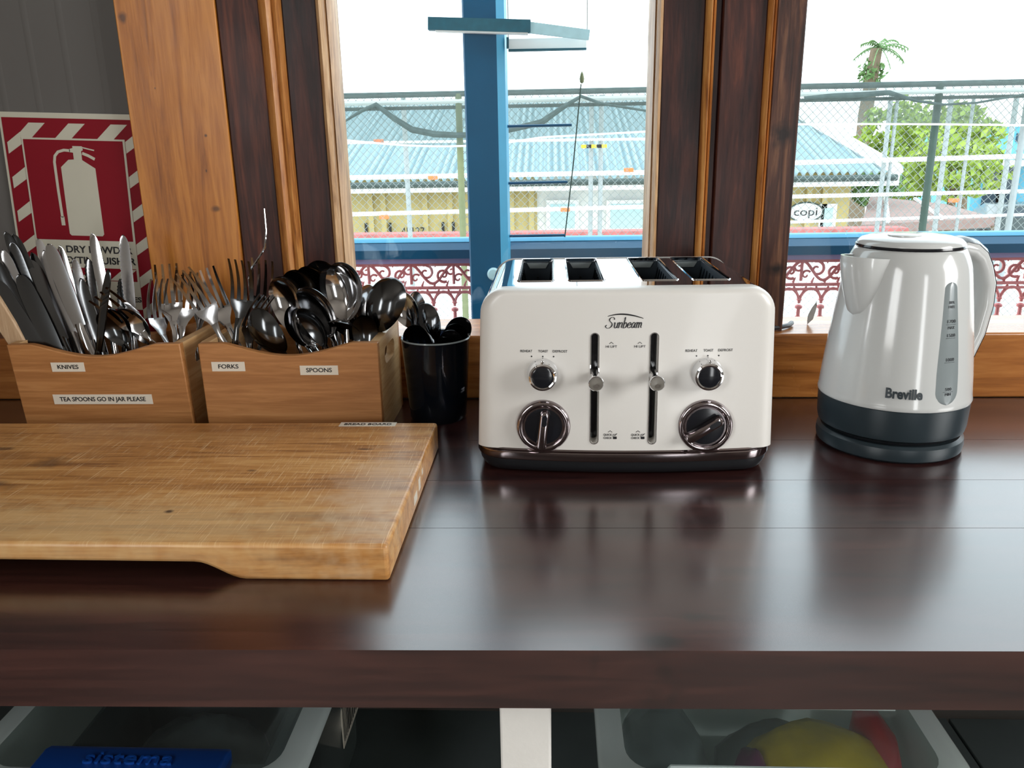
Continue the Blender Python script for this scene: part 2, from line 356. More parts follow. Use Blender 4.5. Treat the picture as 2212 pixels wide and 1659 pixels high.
# ================================================================ the setting: kitchen shell
YW = 1.10                                    # front plane of the joinery
XL, XR, ZT = -1.30, 2.05, 2.55
struct('floor', M['floor'], XL-.1, XR+.1, -2.8, 1.25, -.05, 0)
struct('ceiling', M['room'], XL-.1, XR+.1, -2.8, 1.25, ZT, ZT+.05)
def walls():
    w = MB()
    w.box(XL-.1, -.30, 1.12, 1.20, 0, ZT); w.box(-.30, 1.25, 1.12, 1.20, 0, .885); w.box(-.30, 1.25, 1.12, 1.20, 1.80, ZT)
    w.box(.185, .30, 1.125, 1.20, .885, 1.80); w.box(1.25, XR+.1, 1.12, 1.20, 0, ZT)
    for k in range(15):                      # shallow ribs of the sheet lining
        x = -1.25+.047*k
        w.prism([(x-.006, 1.1202), (x, 1.1192), (x+.006, 1.1202)], lambda a, b, h: (a, b, h), .9, ZT)
    tag(w.build('wall_back', M['wall']), kind='structure')
    l = MB(); l.box(XL-.1, XL, -2.8, -2.2, 0, ZT); l.box(XL-.1, XL, -.7, 1.12, 0, ZT); l.box(XL-.1, XL, -2.2, -.7, 0, 1.05); l.box(XL-.1, XL, -2.2, -.7, 2.15, ZT)
    tag(l.build('wall_left', M['room']), kind='structure')
    r = MB(); x0, x1 = XR, XR+.1             # right wall with a window opening
    r.box(x0, x1, -2.8, -.55, 0, ZT); r.box(x0, x1, .45, 1.12, 0, ZT); r.box(x0, x1, -.55, .45, 0, 1.0); r.box(x0, x1, -.55, .45, 2.1, ZT)
    tag(r.build('wall_right', M['room']), kind='structure')
    f = MB(); y0, y1 = -2.9, -2.8            # rear wall behind the photographer, with a narrow opening added for the fill lamp
    f.box(XL-.1, .98, y0, y1, 0, ZT); f.box(1.38, XR+.1, y0, y1, 0, ZT); f.box(.98, 1.38, y0, y1, 2.0, ZT)
    tag(f.build('wall_rear', M['room']), kind='structure')
walls()
def far_window(n, axis, c, hw, hh, at):
    # a divided window of the room that the photo shows only in reflections
    w = thing('window_%d' % n, c, None, None, kind='structure'); b = MB()
    for s in (-1, -.33, .33, 1):
        a = s*hw
        if axis == 'x': b.box(c[0]-.02, c[0]+.02, c[1]+a-.02, c[1]+a+.02, c[2]-hh, c[2]+hh)
        else: b.box(c[0]+a-.02, c[0]+a+.02, c[1]-.02, c[1]+.02, c[2]-hh, c[2]+hh)
    for s in (-1, .25, 1):
        z = c[2]+s*hh
        if axis == 'x': b.box(c[0]-.02, c[0]+.02, c[1]-hw, c[1]+hw, z-.02, z+.02)
        else: b.box(c[0]-hw, c[0]+hw, c[1]-.02, c[1]+.02, z-.02, z+.02)
    b.build('window_frame', M['dark_z'], w)
far_window(3, 'x', (1.99, -.05, 1.55), .5, .55, 0)
far_window(4, 'x', (-1.27, -1.45, 1.6), .75, .55, 0)

# joinery of the window wall, left to right
def upright(n, mat, x0, x1, y0, y1, prof=None, z0=.885, z1=1.85, bev=.0015, label=None):
    m = MB()
    if prof: m.prism([(x0+(x1-x0)*a, y0+b) for a, b in prof]+[(x1, y1), (x0, y1)], lambda x, y, h: (x, y, h), z0, z1)
    else: m.box(x0, x1, y0, y1, z0, z1)
    o = m.build('trim_%d' % n, M[mat], bevel=bev if not prof else 0)
    tag(o, label, kind='structure'); return o
MOULD = [(0, 0), (.10, -.004), (.30, -.009), (.45, -.010), (.58, -.006), (.66, -.003), (.74, -.006), (.86, -.007), (1, 0)]
upright(1, 'orange', -.555, -.4245, YW, 1.12)
upright(2, 'dark_z2', -.4235, -.369, YW+.003, 1.12)
upright(3, 'strip', -.369, -.341, YW+.002, 1.12, MOULD)
upright(4, 'strip', .193, .206, YW+.004, 1.125, MOULD)
upright(5, 'dark_z', .206, .2145, YW+.010, 1.125)
upright(6, 'dark_z2', .2145, .268, YW+.001, 1.125)
upright(7, 'strip', .268, .2795, YW+.002, 1.125, MOULD)
upright(8, 'jamb', .2795, .316, YW+.001, 1.18)
upright(9, 'dark_z', 1.14, 1.25, YW+.001, 1.18)
w1 = thing('window_1', (-.08, 1.14, .9), None, None, kind='structure')
bx('stile', M['dark_z'], -.341, -.2965, YW+.006, 1.15, .893, 1.80, w1, .002)
bx('stile', M['dark_z'], .141, .193, YW+.006, 1.15, .893, 1.80, w1, .002)
def bead(xa, xb, flip):
    p = [(xa, 1.106), (xa+(xb-xa)*.25, 1.103), (xa+(xb-xa)*.5, 1.108), (xa+(xb-xa)*.62, 1.114), (xa+(xb-xa)*.7, 1.112), (xa+(xb-xa)*.85, 1.118), (xb, 1.130), (xb, 1.15), (xa, 1.15)]
    MB().prism(p, lambda x, y, h: (x, y, h), .893, 1.80).build('glazing_bead', M['bead'], w1)
bead(-.2965, -.279, 0); bead(.141, .1275, 1)
bx('top_rail', M['dark_z'], -.297, .141, YW+.006, 1.15, 1.75, 1.80, w1, .002)
bx('glass_pane', M['glass'], -.281, .129, 1.134, 1.136, .893, 1.76, w1, 0)
w2 = thing('window_2', (.7, 1.15, .9), None, None, kind='structure')
bx('glass_pane', M['glass'], .314, 1.142, 1.150, 1.152, .893, 1.76, w2, 0)
bx('top_rail', M['dark_z'], .316, 1.14, YW+.006, 1.18, 1.75, 1.80, w2, .002)
tag(MB().box(XL, 1.30, 1.083, 1.20, .80, .8905).build('window_sill', M['sill'], bevel=.003), 'orange varnished timber sill board along the back of the worktop', kind='structure')

# ================================================================ outdoors
gz = -2.6
tag(MB().box(-60, 70, 2.6, 90, gz-.1, gz).build('ground', M['street']), kind='structure')
tag(MB().box(-4, 6, 1.20, 2.45, -.12, -.02).build('veranda_deck', M['brown_deck']), kind='structure')
yp = 2.05
a, b = PY(1014, 555, yp).x, PY(1099, 555, yp).x
post = thing('veranda_post', ((a+b)/2, yp+.05, -.02), 'square blue painted veranda post standing outside the left window', 'post')
def postmesh():
    c = (b-a)*.2
    m = MB(); m.prism([(a, yp+.004), (a+.004, yp), (b-c, yp), (b-c, yp+.1), (a, yp+.1)], lambda x, y, h: (x, y, h), -.02, 2.7); return m
postmesh().build('shaft', M['blue_post'], post)
c_ = (b-a)*.2
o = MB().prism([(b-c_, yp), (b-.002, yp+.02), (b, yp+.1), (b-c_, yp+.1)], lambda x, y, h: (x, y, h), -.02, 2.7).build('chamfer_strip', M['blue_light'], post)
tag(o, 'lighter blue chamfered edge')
pb = PY(1066, 592, yp-.004)
o = MB().lathe([(.0, -.006), (.012, -.005), (.016, -.001), (.016, .004)], pb, 20, 'y').build('reflection_disc', M['pale_teal'], post)  # added disc in place of a pale reflection over the post
tag(o, 'pale round disc standing in for a reflection')
# bar standing in for a reflection in the glass, and a hanging sign
def quad_board(name, pts, y, th, mat, parent=None):
    P = [PY(x, yy, y) for x, yy in pts]
    return MB().add([(p.x, y, p.z) for p in P]+[(p.x, y+th, p.z) for p in P], [(3,2,1,0), (4,5,6,7)]+[(i, (i+1) % 4, 4+(i+1) % 4, 4+i) for i in range(4)]).build(name, mat, parent, origin=None)
yb = yp-.025
cb = thing('reflection_bar', PY(1000, 60, yb), 'dark teal bar standing in for a glass reflection, high across the blue veranda post', 'board')
quad_board('flat_panel', [(924, 36), (1146, 42), (1146, 70), (924, 64)], yb, .024, M['teal'], cb)
o = quad_board('pale_extension', [(1140, 46), (1275, 64), (1272, 86), (1140, 70)], yb+.004, .016, M['pale_teal'], cb)
tag(o, 'pale sloping end of the reflection bar')
quad_board('white_edge', [(940, 64), (1140, 70), (1140, 74), (940, 68)], yb+.002, .02, M['fascia'], cb)
hs = thing('hanging_sign', PY(1180, 95, yp+.01), 'white rectangular hanging board on two thin wires beside the blue post', 'sign')
quad_board('flat_panel', [(1098, 84), (1267, 80), (1267, 104), (1098, 108)], yp+.02, .012, M['fascia'], hs)
quad_board('bottom_edge', [(1098, 106), (1267, 103), (1267, 107), (1098, 111)], yp+.017, .018, M['teal'], hs)
quad_board('end_clip', [(1094, 80), (1099, 80), (1099, 104), (1094, 104)], yp+.015, .018, M['teal'], hs)
for px in (1098, 1268):
    p = PY(px, 82, yp+.026); MB().tube([p, (p.x, p.y, 2.6)], .0012, 5).build('wire', M['wire'], hs)
# balcony railing
yr = 2.20
z1 = PY(900, 521, yr).z; z2 = PY(900, 536, yr).z; z3 = PY(900, 555, yr).z; z4 = PY(900, 567, yr).z; z5 = PY(900, 618, yr).z; z6 = PY(900, 631, yr).z; zb = .20
X0, X1 = -1.35, 1.75
rl = thing('balcony_railing', (0, yr, -.02), 'blue handrail with lacy red cast iron panels running outside both windows', 'railing')
hr = MB().prism([(yr-.045, z3), (yr-.05, z2), (yr-.03, z1), (yr+.03, z1), (yr+.05, z2), (yr+.045, z3)], lambda y, z, h: (h, y, z), X0, X1).build('handrail', M['blue_post'], rl)
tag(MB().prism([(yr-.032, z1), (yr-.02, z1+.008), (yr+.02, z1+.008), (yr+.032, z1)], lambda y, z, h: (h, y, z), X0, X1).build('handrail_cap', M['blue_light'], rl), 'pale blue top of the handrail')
bx('under_rail', M['purple'], X0, X1, yr-.025, yr+.025, z4, z3, rl, 0)
def lace_bars():
    m = MB()
    for z, h in ((z4-.004, .006), (z5-.004, .005), (z6, .004)): m.box(X0, X1, yr-.005, yr+.005, z-h, z+h*.6)
    m.box(X0, X1, yr-.008, yr+.008, zb, zb+.03); return m
lace_bars().build('lace_bar', M['lace'], rl)
sp = .0585; H = z4-z5; zc = (z4+z5)/2
def scroll_mesh():
    m = MB()
    def spiral(cx, cz, r0, turns, a0, dr, w):
        pts = []
        for i in range(23):
            t = i/22; a = a0+dr*2*PI*turns*t; r = r0*(1-.8*t)
            pts.append((cx+r*math.cos(a), 0, cz+r*math.sin(a)))
        m.tube(pts, [w*(1-.35*i/22) for i in range(23)], 6, flat=.7)
    w = .0060
    m.tube([(-sp, 0, -H*.42+H*.8*(.5-.5*math.cos(PI*i/8))-0) for i in range(1)]+[(-sp+2*sp*i/16, 0, H*.40*math.cos(2*PI*i/16)) for i in range(17)], w, 6, flat=.7)
    spiral(-.018, H*.06, .022, 1.15, PI*.6, -1, w); spiral(.030, -H*.04, .020, 1.15, -PI*.35, -1, w)
    spiral(-.046, -H*.18, .013, .9, PI*.2, 1, w*.8); spiral(.052, H*.14, .012, .9, PI, 1, w*.8)
    for x in (-.030, .004, .038): m.tube([(x, 0, -H*.5), (x+.006, 0, -H*.28)], [.006, .0025], 6, flat=.6)
    for x in (-.052, .012, .046): m.tube([(x, 0, H*.5), (x-.004, 0, H*.30)], [.006, .0025], 6, flat=.6)
    return m
def baluster_mesh():
    m = MB(); zt = z5-.004
    m.tube([(0, 0, zb), (0, 0, zt-.085), (0, 0, zt-.062)], [.0052, .0052, .0048], 8)
    m.lathe([(.005, -.006), (.010, -.003), (.010, .003), (.005, .006)], (0, 0, zt-.062), 10); m.lathe([(.0045, -.004), (.008, 0), (.0045, .004)], (0, 0, zt-.042), 10)
    m.lathe([(.005, -.004), (.009, 0), (.005, .004)], (0, 0, zt-.09), 10)
    for s in (-1, 1):
        m.tube([(s*(sp/2)*(1-math.cos(PI/2*i/6)), 0, zt-.052+.040*math.sin(PI/2*i/6)) for i in range(7)], .0048, 6, flat=.8)
    m.tube([(-.017, 0, zt-.006), (0, 0, zt-.034), (.017, 0, zt-.006)], .003, 6)
    return m
xs0 = PY(937, 660, yr).x
sc0 = bl0 = None
k0 = int((X0-xs0)/sp)+1
for k in range(k0, int((X1-xs0)/sp)):
    x = xs0+k*sp
    if k % 2 == 0:
        if sc0 is None: sc0 = scroll_mesh().build('scroll_panel', M['lace'], rl, origin=(0, 0, 0)); o = sc0
        else: o = sc0.copy(); COL.objects.link(o)
        o.parent = rl; o.location = (x, 0, zc+.02)
    if bl0 is None: bl0 = baluster_mesh().build('baluster', M['lace'], rl, origin=(0, 0, 0)); o = bl0
    else: o = bl0.copy(); COL.objects.link(o)
    o.parent = rl; o.location = (x, 0, .02)
MB().box(X0, X1, yr-.02, yr+.02, -.02, .02).build('bottom_rail', M['purple'], rl)
for x in (X0+.02, X1-.02): bx('rail_post', M['blue_post'], x-.03, x+.03, yr-.03, yr+.03, -.02, zb+.3, rl, 0)
# thin pole with three blue arms fixed to the back of the post
ys = yp+.07
fl = thing('flag_frame', PY(1160, 390, ys), 'leaning thin pole with three dark blue arms beside the veranda post', 'flag frame')
p0, p1 = PY(1255, 182, ys), PY(1220, 512, ys)
MB().tube([p0, (p0+p1)/2+Vector((.002, 0, 0)), p1], .0018, 6).build('pole', M['dgreen'], fl)
MB().lathe([(0, -.012), (.005, -.008), (.006, 0), (.004, .010), (0, .018)], PY(1257, 170, ys), 10).build('pole_tip', M['olive'], fl)
for (xa, ya, xb, yb_) in ((1092, 273, 1235, 270), (1092, 396, 1226, 393), (1092, 510, 1221, 508)):
    MB().tube([PY(xa, ya, ys), PY(xb, yb_, ys)], .0036, 8).build('arm', M['blue_post'], fl)

# tall wire fence at the street edge
yf = 5.0
fn = thing('wire_fence', (0, yf, gz), 'tall chain link fence with dark top rail along the street edge', 'fence')
zt = PY(1300, 196, yf).z
XA, XB = -2.2, 3.9
MB().tube([(XA, yf, zt), (XB, yf, zt)], .017, 10).build('top_rail', M['net_hem'], fn)
MB().tube([(XA, yf, zt-.075), (XB, yf, zt-.075)], .010, 8).build('second_rail', M['net_hem'], fn)
o = MB().tube([(XA, yf-.012, zt-.042), (XB, yf-.012, zt-.042)], .013, 8).build('white_rail', M['white_pipe'], fn)
MB().tube([(XA, yf, -.35), (XB, yf, -.35)], .017, 10).build('bottom_rail', M['galv'], fn)
for px, py, mt, r, lb in ((995, 350, 'olive', .020, 'olive green fence post'), (2010, 350, 'dgreen', .021, 'dark green fence post'), (2195, 380, 'galv', .018, 'galvanised fence post'), (738, 380, 'galv', .012, 'thin galvanised fence post')):
    x = PY(px, py, yf).x
    tag(MB().tube([(x, yf, gz), (x, yf, zt+.0)], r, 10).build('fence_post', M[mt], fn), lb)
def meshwire():
    m = MB(); p = .047; hgt = zt+.35; r = .0017; n = int((XB-XA+hgt)/p)
    for sgn in (1, -1):
        for k in range(n):
            x = XA+k*p-(hgt if sgn > 0 else 0); t0, t1 = 0, hgt
            if sgn > 0: t0 = max(0, XA-x); t1 = min(hgt, XB-x)
            else: t0 = max(0, x-XB); t1 = min(hgt, x-XA)
            if t1-t0 < .02: continue
            A = Vector((x+sgn*t0, yf+.004*sgn, -.35+t0)); B = Vector((x+sgn*t1, yf+.004*sgn, -.35+t1))
            d = (B-A).normalized(); w = Vector((0, 1, 0)); u = d.cross(w)
            m.loft([[q+(u*math.cos(a_)+w*math.sin(a_))*r for a_ in (0, 2*PI/3, 4*PI/3)] for q in (A, B)])
    return m
meshwire().build('wire_mesh', M['wire'], fn, flat=True, fix=False)
# shade cloth hung along the fence
yn = yf-.06
nt_ = thing('shade_net', (1, yn, zt), 'pale shade cloth draped in swags along the top of the wire fence', 'net')
def hem(px):
    t = (px-740)/660
    if px < 1420: py = 302+14*math.sin(PI*max(0, min(1, (px-740)/430)))-18*max(0, t-.5)*2
    else: py = 272-4*math.sin(PI*(px-1420)/900)
    return py
rings = []
n = 90
for i in range(n+1):
    px = 640+i*(2330-640)/n; top = PY(px, 206-(px-740)*.022, yn); bot = PY(px, hem(px), yn); row = []
    for j in range(7):
        t = j/6; q = top.lerp(bot, t); q.y += .03*math.sin(i*1.1+j*.8)*math.sin(PI*t); row.append(q)
    rings.append(row)
MB().loft(rings, (0, 0), closed=False).build('cloth', M['net'], nt_, fix=False)
MB().tube([r[-1] for r in rings], .006, 6).build('white_hem', M['white_pipe'], nt_)
sw = [PY(x, y, yn-.02) for x, y in ((745, 262), (780, 240), (812, 226), (850, 255), (890, 280), (940, 290), (990, 292), (1060, 290), (1120, 276), (1170, 264), (1210, 236), (1255, 208), (1300, 224), (1400, 240))]
MB().tube(sw, [.006, .010, .014, .016, .018, .018, .016, .014, .016, .018, .014, .010, .008, .006], 8).build('gathered_swag', M['net_hem'], nt_)
sw = [PY(x, y, yn-.02) for x, y in ((1738, 212), (1800, 207), (1860, 205), (1920, 200), (1980, 218), (2040, 226), (2110, 222), (2212, 204))]
MB().tube(sw, [.010, .014, .016, .014, .008, .006, .006, .006], 8).build('gathered_swag', M['net_hem'], nt_)
# scaffold in front of the houses
yS = 8.0
sf = thing('scaffold', (0, yS, gz), 'white and galvanised scaffold pipes standing across the street', 'scaffold')
for px, py, mt, r in ((878, 350, 'galv', .024), (1276, 400, 'galv', .022), (1297, 400, 'galv', .022), (1915, 300, 'galv', .022), (2040, 330, 'galv', .024), (2168, 400, 'galv', .024), (1935, 250, 'galv', .016), (2088, 330, 'galv', .016)):
    x = PY(px, py, yS).x; MB().tube([(x, yS, gz), (x, yS, PY(px, 205, yS).z)], r, 8).build('upright', M[mt], sf)
for py0, py1, r in ((386, 372, .022), (466, 446, .02), (310, 300, .012)):
    MB().tube([PY(640, py0, yS-.03), PY(1420, py1, yS-.03)], r, 8).build('rail', M['white_pipe'], sf)
for py0, py1, r in ((352, 336, .022), (425, 412, .018), (480, 462, .014)):
    MB().tube([PY(1700, py0, yS-.03), PY(2260, py1, yS-.03)], r, 8).build('rail', M['white_pipe'], sf)
for px, py in ((818, 305), (830, 469), (935, 384), (1358, 367), (1221, 453), (2060, 433)):
    q = PY(px, py, yS-.06); MB().box(q.x-.045, q.x+.045, q.y-.02, q.y+.02, q.z-.018, q.z+.018).build('clamp', M['orange_clamp'], sf, bevel=.006)
q = PY(1283, 316, yS-.08)
tp = thing('hazard_strip', q, 'small yellow and black hazard strip tied across the scaffold poles', 'hazard strip')
for i in range(5): bx('band', M['tape_yellow'] if i % 2 == 0 else M['black'], q.x-.12+i*.048, q.x-.12+(i+1)*.048, q.y-.01, q.y+.01, q.z-.016, q.z+.016, tp, 0)

# house across the street
ye, yk = 12.0, 16.2
E0, E1 = PY(560, 396, ye), PY(1935, 372, ye)
zE = (E0.z+E1.z)/2; K1 = PY(1800, 182, yk); zK = PY(1080, 224, yk).z
hz = thing('house', (2, ye+2, gz), 'cream weatherboard house with pale blue corrugated roof across the street', 'house')
def roofmesh():
    m = MB(); rows = []; xa, xb = E0.x-2, E1.x; xk = K1.x-1.2; n = 520
    for i in range(n+1):
        x = xa+(xb-xa)*i/n; row = []
        h = .034*math.cos(i*2*PI/5.2)
        f = 1.0 if x < xk else max(.02, (xb-x)/(xb-xk))
        for j in range(3):
            t = f*j/2; row.append((x, ye+(yk-ye)*t, zE+(zK-zE)*t+h))
        rows.append(row)
    return m.loft(rows, (0, 0), closed=False)
roofmesh().build('roof', M['roof'], hz, fix=False, sharp=80)
MB().loft([[(E0.x-2, yk, zK), (E0.x-2, 20.4, zE)], [(K1.x-1.2, yk, zK), (E1.x, 20.4, zE)]], (0, 0), closed=False).build('roof', M['roof'], hz, fix=False)
MB().add([(K1.x-1.2, yk, zK), (E1.x, ye, zE), (E1.x, 20.4, zE)], [(0, 1, 2)]).build('roof', M['roof'], hz, fix=False)
MB().tube([(E1.x, ye-.02, zE+.02), (K1.x-1.2, yk-.02, zK+.03)], .11, 6).build('hip_capping', M['fascia'], hz)
MB().tube([(E0.x-2, yk, zK+.02), (K1.x-1.2, yk, zK+.03)], .09, 6).build('ridge_capping', M['fascia'], hz)
zf = PY(900, 416, ye).z
bx('fascia_board', M['fascia'], E0.x-2, E1.x+.05, ye-.03, ye+.05, zf, zE-.03, hz, 0)
MB().tube([(E0.x-2, ye-.06, zE-.06), (E1.x, ye-.06, zE-.06)], .045, 8).build('gutter', M['net_hem'], hz)
xw1 = PY(1835, 440, ye+.5).x; xg = PY(1160, 450, ye+.5).x; xg2 = PY(1420, 450, ye+.5).x
bx('wall', M['cream_wall'], E0.x-1.6, xg, ye+.5, ye+.7, gz, zE, hz, 0)
o = bx('wall', M['fascia'], xg, xg2, ye+.55, ye+.7, gz, zE, hz, 0); tag(o, 'white painted wall bay')
bx('wall', M['cream_wall'], xg2, xw1, ye+.5, ye+.7, gz, zE, hz, 0)
bx('wall', M['cream_wall'], xw1-.2, xw1, ye+.7, 20, gz, zE, hz, 0)
for px in (800, 828, 918, 972, 1105, 1148, 1746, 1780): 
    x = PY(px, 450, ye+.45).x; bx('cover_batten', M['cream_wall'], x-.04, x+.04, ye+.44, ye+.5, gz, zf, hz, 0)
for xa, xb, ya, yb_ in ((1180, 1250, 432, 500), (1310, 1400, 432, 500), (1770, 1800, 440, 505)):
    A = PY(xa, ya, ye+.5); B = PY(xb, yb_, ye+.5); w = bx('window', M['fascia'], A.x, B.x, ye+.44, ye+.5, B.z, A.z, hz, 0)
    bx('pane', M['pale_teal'], A.x+.06, B.x-.06, ye+.42, ye+.44, B.z+.06, A.z-.06, w, 0)
q = PY(892, 492, ye+.42)
text('painted_number', '45127', .17, lambda x, y, h: (q.x+x, q.y-h, q.z+y-.06), M['print'], hz, thick=.01, wid=.36)
for dx in (-.72, -.35, .46, .62): MB().box(q.x+dx-.02, q.x+dx+.02, q.y-.005, q.y+.02, q.z-.1, q.z+.08).build('painted_stroke', M['print'], hz)
q = PY(1740, 458, ye+.42)
pl = MB().lathe([(.01, -.01), (.26, -.01), (.26, .01), (.01, .01)], (0, 0, 0), 28, 'y').build('oval_plaque', M['fascia'], hz, origin=(0, 0, 0)); pl.location = q-Vector((2, ye+2, gz)); pl.scale = (1, 1, .55)
ring = MB().tube([(q.x+.25*math.cos(2*PI*i/28), q.y-.012, q.z+.14*math.sin(2*PI*i/28)) for i in range(29)], .012, 5).build('plaque_ring', M['net_hem'], hz)
text('plaque_lettering', 'copi', .17, lambda x, y, h: (q.x+x, q.y-.012-h, q.z+y), M['print'], hz, thick=.006, wid=.34)
# low red brick wall along the footpath
q0, q1 = PY(640, 508, 9.5), PY(640, 522, 9.5)
rw = thing('retaining_wall', (-1, 9.6, gz), 'white garden wall with red coping before the cream house', 'wall')
bx('wall_face', M['fascia'], -8, PY(1960, 500, 9.5).x, 9.5, 9.7, gz, q1.z, rw, 0)
bx('red_coping', M['brick'], -8, PY(1960, 500, 9.5).x, 9.47, 9.73, q1.z, q0.z, rw, 0)

# greenery and buildings at right
def foliage(rad, n, leaf, seed, cone=0):
    rnd = random.Random(seed); m = MB()
    for _ in range(n):
        while True:
            v = Vector((rnd.uniform(-1, 1), rnd.uniform(-1, 1), rnd.uniform(-1, 1)))
            if .45 < v.length < 1: break
        lump = 1+.22*math.sin(v.x*5+seed)*math.sin(v.z*6+seed*2)
        c = Vector((v.x*rad[0]*lump, v.y*rad[1]*lump, v.z*rad[2]*lump))
        d = Vector((rnd.gauss(0, 1), rnd.gauss(0, 1), rnd.gauss(0, 1))).normalized(); u = d.orthogonal().normalized(); w = d.cross(u)
        s = leaf*rnd.uniform(.6, 1.2)
        m.add([c-u*s, c+w*s*.45+d*s*.1, c+u*s, c-w*s*.45+d*s*.1], [(0, 1, 2, 3)])
    return m
def tree(name, px, py, y, rad, label, mat, n, leaf, seed):
    c = PY(px, py, y); t = thing(name, (c.x, y, gz), label, 'tree', 'trees beyond the fence')
    f = foliage(rad, n, leaf, seed); f.v = [p+c for p in f.v]; f.build('foliage', M[mat], t, fix=False, flat=True)
    MB().tube([(c.x, y, gz), (c.x+.1, y, (gz+c.z)/2), (c.x, y, c.z)], [.16, .12, .05], 8).build('trunk', M['bark'], t)
tree('leafy_tree', 1925, 300, 17.6, (.75, .5, .75), 'small yellow green tree against the hip of the house roof', 'leaf', 700, .12, 3)
tree('leafy_tree', 2010, 310, 20.5, (1.15, .8, .95), 'broad yellow green tree behind the dark green fence post', 'leaf', 1100, .13, 5)
tree('leafy_tree', 2090, 300, 18.2, (.75, .5, .6), 'yellow green tree left of the sky blue building', 'leaf', 700, .12, 8)
tree('leafy_tree', 2060, 365, 15.4, (.95, .6, .5), 'low spreading yellow green tree in front of the blue building', 'leaf', 800, .12, 12)
tree('shrub', 1888, 405, 14.4, (.5, .4, .33), 'dark green shrub at the corner of the cream house', 'leaf2', 500, .09, 15)
tree('shrub', 1950, 408, 16.2, (.4, .4, .28), 'second green shrub right of the house corner', 'leaf', 400, .09, 17)
# palm
pc = PY(1900, 105, 30); pm = thing('palm_tree', (pc.x, 30, gz), 'tall palm rising above the fence at far right', 'palm')
MB().tube([(pc.x-.2, 30, gz), (pc.x-.25, 30, 2), (pc.x-.1, 30, pc.z)], [.3, .25, .2], 8).build('trunk', M['bark'], pm)
rnd = random.Random(4)
for k in range(15):
    az = k*2.399; el = rnd.uniform(-.3, 1.1); d = Vector((math.cos(az)*math.cos(el), math.sin(az)*math.cos(el), math.sin(el))); Lf = rnd.uniform(.8, 1.15)
    m = MB(); pts = [pc+d*Lf*t+Vector((0, 0, -.55*Lf*t*t)) for t in [i/8 for i in range(9)]]; m.tube(pts, .018, 4)
    sd = d.cross(Vector((0, 0, 1))).normalized()
    for i in range(1, 9):
        for s in (-1, 1):
            e = pts[i]+sd*s*.26*(1-.06*i)+Vector((0, 0, -.12)); wv = d*.03
            m.add([pts[i]-wv, pts[i]+wv, e], [(0, 1, 2)])
    m.build('frond', M['leaf2'], pm, fix=False, flat=True)
f = foliage((.45, .45, .4), 260, .12, 31); cc = PY(1882, 158, 30); f.v = [p+cc for p in f.v]; f.build('skirt', M['leaf2'], pm, fix=False, flat=True)
# sky blue building
A = PY(2120, 262, 36); B = PY(2420, 262, 36); zb0 = PY(2120, 275, 36).z
bh = thing('blue_building', ((A.x+B.x)/2, 36, gz), 'sky blue clad building at the right edge beyond the trees', 'building')
bx('wall', M['blue_house'], A.x, B.x, 36, 44, gz, zb0, bh, 0)
bx('roof', M['fascia'], A.x-.3, B.x+.3, 35.7, 44.3, zb0, zb0+.12, bh, 0)
for xa, xb, ya, yb_ in ((2196, 2216, 288, 306), (2130, 2150, 360, 500), (2160, 2185, 352, 470)):
    p, r = PY(xa, ya, 36), PY(xb, yb_, 36); bx('window', M['dark_glass'], p.x, r.x, 35.9, 36, r.z, p.z, bh, 0)
p, r = PY(2100, 348, 35), PY(2300, 356, 35)
bx('awning', M['fascia'], p.x, r.x, 34, 36, r.z, p.z, bh, 0)
# brown lean-to roof
dk = thing('brown_roof', PY(2000, 470, 11), 'weathered brown low roof behind the kettle, beyond the fence', 'roof')
pp = [PY(1880, 424, 13.5), PY(2040, 440, 13.5), PY(2150, 470, 10.5), PY(1860, 486, 10.5)]
m = MB().add(pp+[p-Vector((0, 0, .12)) for p in pp], [(0,1,2,3), (7,6,5,4)]+[(i, (i+1) % 4, 4+(i+1) % 4, 4+i) for i in range(4)])
m.build('roof_panel', M['brown_deck'], dk)
for i in range(2):
    MB().tube([pp[0].lerp(pp[1], .2+.4*i)+Vector((0, 0, .03)), pp[3].lerp(pp[2], .2+.4*i)+Vector((0, 0, .03))], .03, 6).build('batten', M['white_pipe'], dk)
for p in (pp[0], pp[1], pp[2], pp[3]): MB().tube([p-Vector((0, 0, .1)), (p.x, p.y, gz)], .04, 6).build('roof_post', M['bark'], dk)
# parked vehicles
def car(name, px, py, y, s, body, label, flip=1):
    c = PY(px, py, y); cx = c.x; cy = y; z0 = gz
    t = thing(name, (cx, cy, z0), label, 'car')
    prof = [(-2.0, .35), (-2.05, .75), (-1.6, .92), (-1.15, .98), (-.55, 1.45), (.9, 1.47), (1.5, 1.0), (2.05, .95), (2.1, .5), (2.0, .35)]
    MB().prism([(x*s*flip, z*s) for x, z in prof], lambda x, z, h: (cx+x, cy+h, z0+z), -.8*s, .8*s).build('body', M[body], t, bevel=.06, seg=3)
    for d in (-1, 1):
        MB().prism([(x*s*flip, z*s) for x, z in ((-.95, 1.02), (-.5, 1.36), (.82, 1.38), (1.25, 1.02))], lambda x, z, h: (cx+x, cy+d*.80*s+h, z0+z), -.02, .02).build('side_window', M['dark_glass'], t)
        for w in (-1.25, 1.3): MB().lathe([(.15, -.1), (.33, -.1), (.33, .1), (.15, .1)], (cx+w*s*flip, cy+d*.72*s, z0+.33), 20, 'y').build('wheel', M['tyre'], t)
car('parked_car', 2180, 470, 30.5, 1.0, 'car', 'dark car parked below the blue building at right')
car('parked_car', 2300, 452, 33, 1.0, 'silver_car', 'silver car behind the dark car at right edge')
